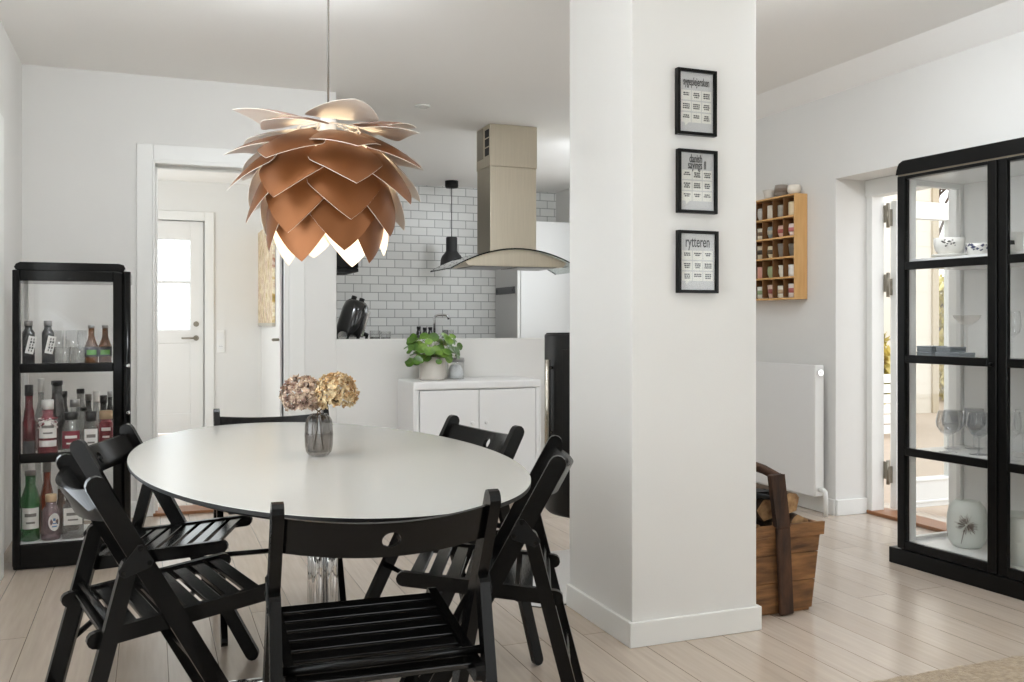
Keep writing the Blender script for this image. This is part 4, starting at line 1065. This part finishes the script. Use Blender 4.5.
for (px, dp, r, h, lab_) in ((57.5, .11, .026, .16, 'tall clear glass behind the tagged bottles, upper shelf'), (72, .12, .028, .16, 'tall clear glass in the middle of the upper shelf'), (82, .12, .020, .16, 'slim clear glass left of the brown bottles'), (62.5, 0, .036, .085, 'low clear tumbler right of the tagged bottles'), (78, 0, .035, .085, 'low clear tumbler left of the brown bottles')):
    t = thing('drinking_glass', lab_, 'glass', vb(px, 2, dp), 0, 'clear glasses on the upper shelf')
    MB().lathe([(r*.9, 0), (r, .004), (r, h), (r-.002, h), (r-.002, .009), (0, .008)], n=28).build('glass', DRINK, t)
# middle shelf
G1 = 'bottles on the middle shelf'
Wl = [WLAB, KLAB]
bottle('tall dark red bottle with a black cap, far left of the middle shelf', vb(29, 1, .0), .027, .315, .36, .48, RED, CAPB, .15, [DLAB], (.02, .2), group=G1)
bottle('clear bottle with a tall white cap behind the dark red bottle', vb(41, 1, .13), .026, .335, .30, .40, GREYG, CAPW, .18, None, group=G1)
bottle('small red and white labelled bottle at the left edge of the middle shelf', vb(27.5, 1, .14), .020, .20, .30, .45, RED, CAPB, .10, Wl, (.15, .5), group=G1)
bottle('clear bottle with dark spirit and a black stopper, left half of the middle shelf', vb(57, 1, .12), .036, .325, .38, .50, DKLIQ, CAPB, .055, None, group=G1)
def bow(t):
    mb = MB(); z = .152
    for s in (-1, 1):
        for q in range(3): mb.tube([(0, -.030, z), (s*.018, -.042, z+.012-.012*q), (s*.04, -.040, z+.012-.022*q)], [.003, .005, .003], 6)
    mb.build('striped_bow', ramp_mat('ribbon', [(.45, (120, 30, 44)), (.5, (232, 226, 222))], 60, None, .6), t)
    r2 = .0452
    MB().grid(lambda u, v: (r2*math.cos(-PI/2-.9+1.8*u), r2*math.sin(-PI/2-.9+1.8*u), .035+.028*v), 10, 1).build('lower_label', WLAB, t, fix=False)
bottle('pink gin bottle with a white cap and a striped bow, middle shelf', vb(47.8, 1, .0), .043, .245, .24, .42, PINK, CAPW, .17, Wl, (.30, .62), group=G1, extra=bow)
bottle('black capped bottle peeping out behind the pink gin', vb(64, 1, .19), .024, .27, .30, .45, DKLIQ, CAPB, .10, None, group=G1)
bottle('clear bottle with a black stopper and a red label, middle shelf', vb(71, 1, .0), .043, .185, .24, .50, CLEAR, CAPB, .17, [RLAB, WLAB], (.12, .55), group=G1)
bottle('clear bottle with a silver cap behind the red label', vb(75, 1, .11), .025, .235, .35, .62, CLEAR, CAPS, .14, None, group=G1)
bottle('bottle with a black and white cap in the back row of the middle shelf', vb(80.5, 1, .18), .021, .28, .32, .60, GREYG, CAPB, .07, None, group=G1)
bottle('clear flask with a dark stopper between the red and the cream labels', vb(83.5, 1, .075), .017, .20, .35, .70, CLEAR, CAPB, .08, None, group=G1)
bottle('clear square bottle with a black cap and a cream label, middle shelf', vb(91, 1, .0), .038, .185, .20, .42, CLEAR, CAPB, .22, Wl, (.10, .58), 'square', group=G1)
bottle('cone shouldered bottle with a tall white cap, right of the cream label', vb(96, 1, .13), .030, .27, .42, .42, GREYG, CAPW, .18, None, shape='cone', group=G1)
bottle('grey capped bottle in the back row behind the cream label', vb(88.5, 1, .235), .019, .25, .3, .55, DKLIQ, CAPG, .12, None, group=G1)
bottle('pink bottle with a pale cork at the right end of the middle shelf', vb(106, 1, .03), .033, .185, .22, .62, BLUSH, CORK, .20, [PINK, WLAB], (.2, .72), group=G1)
bottle('dark capped bottle behind the corked pink bottle', vb(103.5, 1, .195), .021, .245, .3, .55, DKLIQ, CAPB, .14, None, group=G1)
bottle('silver capped bottle in the far right corner of the middle shelf', vb(110, 1, .25), .017, .26, .3, .5, DKLIQ, CAPS, .10, None, group=G1)
# bottom shelf
G0 = 'bottles on the bottom shelf'
bottle('green gin bottle with a white label, left end of the bottom shelf', vb(30.5, 0, .01), .040, .315, .30, .42, GREEN, CAPG, .06, Wl, (.18, .48), group=G0)
bottle('clear tall bottle behind the green gin', vb(38, 0, .21), .024, .36, .3, .42, CLEAR, CAPS, .08, None, group=G0)
bottle('orange liqueur bottle with a dark cap behind the round label', vb(47.0, 0, .13), .031, .335, .32, .42, ORANGE, CAPG, .13, None, group=G0)
def roundlab(t):
    mb = MB(); r2 = .0422; A = .8
    vs = [(r2*math.cos(-PI/2+.35), r2*math.sin(-PI/2+.35), .083)]; N = 24
    for k in range(N):
        g = 2*PI*k/N; aa = -PI/2+.35+math.cos(g)*.62; vs.append((r2*math.cos(aa), r2*math.sin(aa), .083+.040*math.sin(g)))
    mb.add(vs, [(0, 1+k, 1+(k+1) % N) for k in range(N)], 0)
    r3 = r2+.0006
    for va_, vb_, a0_, a1_ in ((.06, .066, .1, .6), (.074, .079, .15, .6), (.088, .1, .2, .45)):
        mb.grid(lambda u, v: (r3*math.cos(-PI/2+a0_+(a1_-a0_)*u), r3*math.sin(-PI/2+a0_+(a1_-a0_)*u), va_+(vb_-va_)*v), 6, 1, 1)
    mb.build('label', [WLAB, BLAB], t, fix=False)
bottle('lilac gin bottle with a cork and a round blue and white label, bottom shelf', vb(51, 0, .0), .041, .205, .20, .42, LILAC, CORK, .15, None, group=G0, extra=roundlab)
bottle('brown bottle with a white neck band behind the square bottle', vb(61, 0, .10), .028, .27, .38, .40, BRN, CAPW, .20, None, group=G0)
bottle('square clear bottle with a broad white label, bottom shelf', vb(73, 0, .01), .054, .215, .18, .34, GREYG, CORK, .12, Wl, (.30, .66), 'square', group=G0)
bottle('gold brown bottle in the back row of the bottom shelf', vb(72, 0, .17), .030, .26, .34, .42, AMBER, CAPB, .10, None, group=G0)

# ================================================================= black display cabinet (right)
ro = math.atan2(-.9976, .0695)
dc = thing('display_cabinet', 'large black glazed display cabinet in front of the terrace door', 'cabinet', (3.173, 3.352, 0), ro)
CWd, CD = 1.085, .425; FZ0, FZ1 = .072, 1.775
B(-.012, 0, 0, CWd, CD, FZ0).build('plinth', CABBLK, dc, .004)
mb = MB()
for x in (.030, CWd-.052):
    mb.box(x, .026, FZ0, x+.022, .06, FZ1)
mb.box(.03, .026, FZ0, CWd-.03, .06, FZ0+.012).box(.03, .026, FZ1-.02, CWd-.03, .06, FZ1)
mb.build('front_frame', CABBLK, dc, .002)
mb = MB().prism([(.02, FZ1), (CWd-.02, FZ1), (CWd-.02, FZ1+.02), (CWd-.028, FZ1+.05), (CWd-.045, FZ1+.062), (.06, FZ1+.062), (.036, FZ1+.05), (.024, FZ1+.02)], .008, CD, 'y')
mb.build('cornice', CABBLK, dc, .006, 3)
MB().box(.028, .0145, FZ1-.006, CWd-.03, .026, FZ1+.001).build('brass_strip', pmat('worn_strip', (150, 138, 120), .4, .5), dc)
zm = [.110, .518, .938, 1.358, 1.752]
# white interior: side frames, back, floor, top
mb = MB()
for x in (.031, CWd-.055):
    mb.box(x, .062, FZ0, x+.024, .10, FZ1).box(x, CD-.035, FZ0, x+.024, CD-.002, FZ1)
    mb.box(x, .10, FZ0, x+.024, CD-.035, .12).box(x, .10, 1.73, x+.024, CD-.035, FZ1)
mb.build('side_frame', SHELFW, dc, .002)
MB().box(.041, .10, .12, .044, CD-.035, 1.73).box(CWd-.044, .10, .12, CWd-.041, CD-.035, 1.73).build('side_glass', CGLASS, dc)
mb = MB()
for k in range(8):
    xa = .056+(CWd-.112)*k/8; mb.box(xa+.001, CD-.016, FZ0+.03, xa+(CWd-.112)/8-.001, CD-.006, FZ1-.01)
mb.box(.056, CD-.006, FZ0+.03, CWd-.056, CD-.002, FZ1-.01)
mb.build('back_board', SHELFW, dc, .001)
B(.055, .061, FZ0+.002, CWd-.055, CD-.017, FZ0+.032).build('bottom_board', SHELFW, dc)
B(.056, .061, FZ1-.02, CWd-.056, CD-.017, FZ1-.004).build('top_board', SHELFW, dc)
SHZ = [FZ0+.0325]
for z, tt in ((.508, .016), (.928, .016), (1.350, .042)):
    B(.056, .065, z, CWd-.056, CD-.018, z+tt).build('shelf', SHELFW if tt > .02 else CGLASS if False else SHELFW, dc, .001); SHZ.append(z+tt+.0005)
def cab_door(x0, x1):
    mb = MB(); s1 = .042
    mb.box(x0, 0.002, FZ0+.004, x0+s1, .024, FZ1-.008).box(x1-s1, .002, FZ0+.004, x1, .024, FZ1-.008)
    mb.box(x0+s1, .002, FZ0+.004, x1-s1, .024, zm[0]+.004).box(x0+s1, .002, zm[4], x1-s1, .024, FZ1-.008)
    for z in zm[1:4]: mb.box(x0+s1, .002, z-.018, x1-s1, .024, z+.018)
    d = mb.build('door', CABBLK, dc, .004, 2)
    g = MB(); zz = [zm[0]+.004]+[q for z in zm[1:4] for q in (z-.018, z+.018)]+[zm[4]]
    for k in range(4): g.box(x0+s1, .014, zz[2*k], x1-s1, .016, zz[2*k+1])
    g.build('pane', CGLASS, d)
    return d
da = cab_door(.034, .538); db = cab_door(.545, CWd-.036)
MB().box(.5385, -.004, FZ0+.004, .5445, .02, FZ1-.01).build('meeting_bead', CABBLK, dc, .002)
MB().lathe([(.0, 0), (.008, .001), (.009, .006), (.005, .016)], n=14, M=T(.517, .002, .93) @ rot('X', 90)).build('knob', CABBLK, da)
Mc = Matrix.Translation((3.173, 3.352, 0)) @ Matrix.Rotation(ro, 4, 'Z')
def cpx(px, y, k):
    """spot on a cabinet shelf seen at a photo column, at depth y behind the doors"""
    th = math.atan(362/930); u = (px-512)/930; d = Vector((math.sin(th)+u*math.cos(th), math.cos(th)-u*math.sin(th), 0))
    o_ = Mc @ Vector((0, y, 0)); ax = (Mc.to_3x3() @ Vector((1, 0, 0))); n_ = Vector((-ax.y, ax.x, 0))
    p = d*((o_.x*n_.x+o_.y*n_.y)/(d.x*n_.x+d.y*n_.y)); return (p.x, p.y, SHZ[k])
def cin(x, y, k): p = Mc @ Vector((x, y, 0)); return (p.x, p.y, SHZ[k])
BLUEP = pmat('blue_motif', (58, 62, 92), .4); MOT = pmat('grey_motif', (70, 66, 64), .5)
def petals(mb, r, zc, mi, n, spread, seed, a_c=-PI/2, sz=.006):
    rnd = random.Random(seed)
    for _ in range(n):
        a = a_c+rnd.uniform(-spread, spread); z = zc+rnd.uniform(-.014, .014); q = sz*rnd.uniform(.5, 1.2)
        da_ = q/r; mb.add([(r*math.cos(a-da_), r*math.sin(a-da_), z), (r*math.cos(a), r*math.sin(a), z-q*.5), (r*math.cos(a+da_), r*math.sin(a+da_), z+q*.3), (r*math.cos(a), r*math.sin(a), z+q*.9)], [(0, 1, 2, 3)], mi)
# bowl stack top shelf
t = thing('bowl', 'white porcelain bowl with a dark leaf motif on a saucer, top cabinet shelf', 'bowl', cpx(949, .16, 3), R_(-46))
mb = MB().lathe([(.03, .0165), (.045, .02), (.058, .035), (.063, .06), (.065, .088), (.062, .088), (.059, .06), (.05, .035), (0, .026)], n=36)
petals(mb, .0645, .062, 1, 16, .5, 3)
mb.build('bowl_body', [PORC, MOT], t, fix=False)
MB().lathe([(.045, 0), (.05, .003), (.072, .010), (.075, .014), (.070, .0155), (0, .010)], n=36).build('saucer', PORC, t)
t = thing('bowl', 'small blue patterned bowl on the top cabinet shelf, beside the middle stile', 'bowl', cpx(978, .24, 3), R_(-46))
mb = MB().lathe([(.03, 0), (.04, .01), (.05, .045), (.052, .06), (.049, .06), (.045, .04), (0, .012)], n=32)
petals(mb, .052, .04, 1, 26, 1.3, 5, sz=.009); mb.build('bowl_body', [PORC, BLUEP], t, fix=False)
t = mug('white cup with black marks behind the right cabinet door, top shelf', cpx(1013, .15, 3), (232, 232, 228), .036, .085, 'straight', None, ro, False, None, motif=[-2.2, -1.6, -1.0]); t['category'] = 'cup'
# tins
GB1 = pmat('grey_blue_enamel', (132, 138, 142), .45, noise=.12, nscale=60)
for (x, z, ww, dd, hh, lab_) in ((932, 0, .085, .10, .026, 'grey blue box at the left of the second shelf, lower of its pair'), (932, .0265, .082, .10, .026, 'grey blue box at the left of the second shelf, upper of its pair'),
                            (955, 0, .125, .10, .026, 'long grey blue box on the second shelf, right of the pair'), (951, .0265, .075, .10, .024, 'grey blue box lying on the long box, second shelf')):
    p = cpx(x, .11, 2); t = thing('small_box', lab_, 'box', (p[0], p[1], p[2]+z), ro, 'grey boxes on the second shelf')
    B(-ww/2, -dd/2, 0, ww/2, dd/2, hh*.62).build('box_base', GB1, t, .003); B(-ww/2-.001, -dd/2-.001, hh*.62, ww/2+.001, dd/2+.001, hh).build('lid', GB1, t, .003)
# stemware
def stem_glass(label, loc, kind, group=None, mat=DRINK, s=1.0):
    t = thing('stem_glass', label, 'glass', loc, 0, group)
    if kind == 'coupe':
        prof = [(0, .0), (.034, .001), (.034, .003), (.006, .008), (.0035, .02), (.0035, .135), (.008, .142), (.035, .156), (.056, .180), (.058, .19), (.0565, .19), (.052, .178), (.03, .158), (0, .147)]
        mod = None
    elif kind == 'gin':
        prof = [(0, 0), (.042, .001), (.042, .003), (.008, .008), (.0045, .016), (.0045, .075), (.010, .082), (.035, .098), (.052, .125), (.054, .15), (.048, .185), (.044, .20), (.0425, .20), (.046, .183), (.052, .15), (.05, .126), (.033, .10), (0, .087)]
        mod = lambda a, z: 1+(.02*math.cos(a*14) if .09 < z < .145 else 0)
    else:
        prof = [(0, 0), (.034, .001), (.034, .003), (.006, .008), (.0035, .016), (.0035, .09), (.008, .096), (.03, .115), (.036, .145), (.033, .19), (.03, .205), (.0288, .205), (.0315, .19), (.0345, .145), (.028, .117), (0, .10)]
        mod = None
    MB().lathe([(r*s, z*s) for r, z in prof], n=56, mod=mod).build('glass', mat, t)
stem_glass('wide shallow coupe glass on the second shelf', cpx(967, .20, 2), 'coupe', mat=thin_glass('coupe_glass', (.97, .96, .95), 1.3))
GINM = thin_glass('cut_glass', (.90, .905, .91), 1.8, .0)
gg = 'balloon glasses on the third shelf'
stem_glass('cut balloon glass on the third shelf, at the front', cpx(948, .125, 1), 'gin', gg, GINM, .92)
stem_glass('cut balloon glass on the third shelf, just behind the front one', cpx(953, .245, 1), 'gin', gg, GINM, .88)
stem_glass('cut balloon glass on the third shelf, at the back by the middle stile', cpx(974, .335, 1), 'gin', gg, GINM, .92)
stem_glass('cut balloon glass on the third shelf, right beside the middle stile', cpx(979, .18, 1), 'gin', gg, GINM, .92)
gw = 'wine glasses behind the right cabinet door'
stem_glass('wine glass behind the right cabinet door, second shelf', cpx(1012, .20, 2), 'wine', gw, DRINK)
stem_glass('wine glass behind the right cabinet door, third shelf', cpx(1012, .15, 1), 'wine', gw, DRINK)
stem_glass('wine glass at the frame edge, third shelf behind the right cabinet door', cpx(1023, .27, 1), 'wine', gw, DRINK)
# dandelion vase
dv = thing('flower_vase', 'flat ribbed white vase with a flower drawing in the cabinet bottom', 'vase', cpx(967, .19, 0), R_(-48))
mod = lambda a, z: (1+.014*math.cos(a*30))
VW = pmat('vase_porcelain', (216, 220, 214), .3)
mb = MB(); N = 72
prof = [(.050, 0), (.066, .006), (.084, .035), (.092, .085), (.092, .145), (.082, .195), (.062, .220), (.056, .224), (.052, .222), (.05, .21), (.06, .15), (0, .14)]
mb.lathe(prof, n=N, mod=mod, M=Matrix.Diagonal((.88, .55, .93, 1)))
rnd = random.Random(9)
vy = lambda x: -(.55*.0928*math.sqrt(max(.02, 1-(x/.083)**2)))-.0015
for k in range(120):
    a = rnd.uniform(0, 2*PI); l0 = rnd.uniform(.004, .02); l1 = l0+rnd.uniform(.012, .03); aa = a+rnd.uniform(-.25, .25)
    x0, z0 = -.002+l0*math.cos(a), .108+l0*math.sin(a); x1, z1 = -.002+l1*math.cos(aa)*1.1, .108+l1*math.sin(aa); wv = .0007
    mb.add([(x0-wv, vy(x0), z0-wv), (x0+wv, vy(x0), z0+wv), (x1+wv, vy(x1), z1+wv), (x1-wv, vy(x1), z1-wv)], [(0, 1, 2, 3)], 1)
for k in range(10): mb.add([(-.012-.0012*k, vy(-.012), .085-.006*k), (-.0095-.0012*k, vy(-.0095), .085-.006*k), (-.011-.0012*k, vy(-.011), .078-.006*k), (-.0132-.0012*k, vy(-.013), .078-.006*k)], [(0, 1, 2, 3)], 1)
mb.build('vase_body', [VW, pmat('drawing_brown', (112, 100, 92), .6)], dv, fix=False)
pw = thing('white_pot', 'plain white pot behind the right cabinet door, cabinet bottom', 'pot', cpx(1020, .17, 0), ro)
MB().lathe([(.078, 0), (.086, .004), (.088, .09), (.088, .093), (.087, .096), (.088, .1), (.088, .195), (.083, .198), (.08, .195), (.08, .02), (0, .015)], n=48).build('pot_body', VW, pw)

# ================================================================= light
wd = bpy.data.worlds.new('World'); S.world = wd; wd.use_nodes = True
nt = wd.node_tree
for n_ in list(nt.nodes): nt.nodes.remove(n_)
wo = nt.nodes.new('ShaderNodeOutputWorld'); bg = nt.nodes.new('ShaderNodeBackground'); bg.inputs[1].default_value = 1.35
tc = nt.nodes.new('ShaderNodeTexCoord'); sx = nt.nodes.new('ShaderNodeSeparateXYZ'); mr = nt.nodes.new('ShaderNodeMapRange')
nt.links.new(tc.outputs['Generated'], sx.inputs[0]); nt.links.new(sx.outputs[2], mr.inputs[0]); mr.inputs[1].default_value = -.2; mr.inputs[2].default_value = .8
rp = nt.nodes.new('ShaderNodeValToRGB'); nt.links.new(mr.outputs[0], rp.inputs[0])
rp.color_ramp.elements[0].position = 0; rp.color_ramp.elements[0].color = (1.22, 1.24, 1.26, 1)
rp.color_ramp.elements[1].position = 1; rp.color_ramp.elements[1].color = (.86, .93, 1, 1)
el = rp.color_ramp.elements.new(.3); el.color = (1, 1, 1, 1)
nt.links.new(rp.outputs[0], bg.inputs[0]); nt.links.new(bg.outputs[0], wo.inputs[0])
def daylight(name, loc, rot_, sx_, sy_, watts, col=(.84, .925, 1), portal=False):
    """area light added at a window to boost its daylight; a portal adds none"""
    l = bpy.data.lights.new(name, 'AREA'); l.shape = 'RECTANGLE'; l.size = sx_; l.size_y = sy_; l.energy = watts; l.color = col
    l.cycles.is_portal = portal
    o = bpy.data.objects.new(name, l); COL.objects.link(o); o.location = loc; o.rotation_euler = rot_
daylight('daylight_fill_left', (-.70, 1.9, 1.17), (R_(140), 0, R_(-90)), 1.7, 1.5, 9)       # faces +X
daylight('daylight_fill_front', (1.6, -2.08, 1.45), (R_(145), 0, R_(180)), 1.9, 1.4, 9)      # faces +Y
daylight('daylight_fill_right', (3.72, .45, 1.3), (R_(135), 0, R_(90)), 2.4, 1.65, 8)        # faces -X
daylight('daylight_fill_kitchen', (4.06, 6.9, 1.57), (R_(125), 0, R_(90)), 1.7, 1.2, 6)
daylight('daylight_fill_hall', (-1.38, 7.8, 1.3), (R_(95), 0, R_(-90)), 2.3, 1.7, 11)
def fill_light(name, loc, rot_, size, watts):
    """unseen fill light, added to brighten a room without any lamp body"""
    l = bpy.data.lights.new(name, 'AREA'); l.shape = 'DISK'; l.size = size; l.energy = watts; l.color = (.90, .95, 1)
    o = bpy.data.objects.new(name, l); COL.objects.link(o); o.location = loc; o.rotation_euler = rot_
fill_light('right_wall_fill', (2.45, 2.95, 2.47), (R_(18), 0, R_(-50)), .7, 14)  # added fill towards the radiator wall
fill_light('kitchen_fill', (3.45, 6.5, 2.40), (R_(36), 0, R_(30)), .6, 9)  # added fill for the tile wall, hidden behind the pillar
fill_light('ceiling_fill', (-.35, 2.2, 1.45), (R_(180-22), 0, R_(180-30)), .5, 21)  # added fill that lifts the ceiling, left of the view
fill_light('back_wall_fill', (.5, 3.55, 2.47), (R_(62), 0, 0), .5, 13)  # added fill washing the back wall from above the view
daylight('door_portal', (4.0, 3.75, .95), (R_(90), 0, R_(90)), 1.06, 1.85, 1, portal=True)

# ================================================================= camera
cam = bpy.data.cameras.new('Camera'); cam.sensor_width = 36; cam.lens = 930/1024*36; cam.shift_y = -18/1024
cam.clip_start = .05
co = bpy.data.objects.new('Camera', cam); COL.objects.link(co); S.camera = co
co.location = (0, 0, CAM_H); co.rotation_euler = (R_(90), 0, -math.atan(362/930))
S.view_settings.view_transform = 'Standard'; S.view_settings.look = 'None'; S.view_settings.gamma = 1
S.view_settings.use_curve_mapping = False; S.view_settings.exposure = .92
S.cycles.transparent_max_bounces = 40; S.cycles.max_bounces = 14; S.cycles.diffuse_bounces = 8; S.cycles.glossy_bounces = 6
S.cycles.use_denoising = True; S.cycles.denoiser = 'OPENIMAGEDENOISE'
S.cycles.sample_clamp_indirect = 8
bpy.context.view_layer.update()
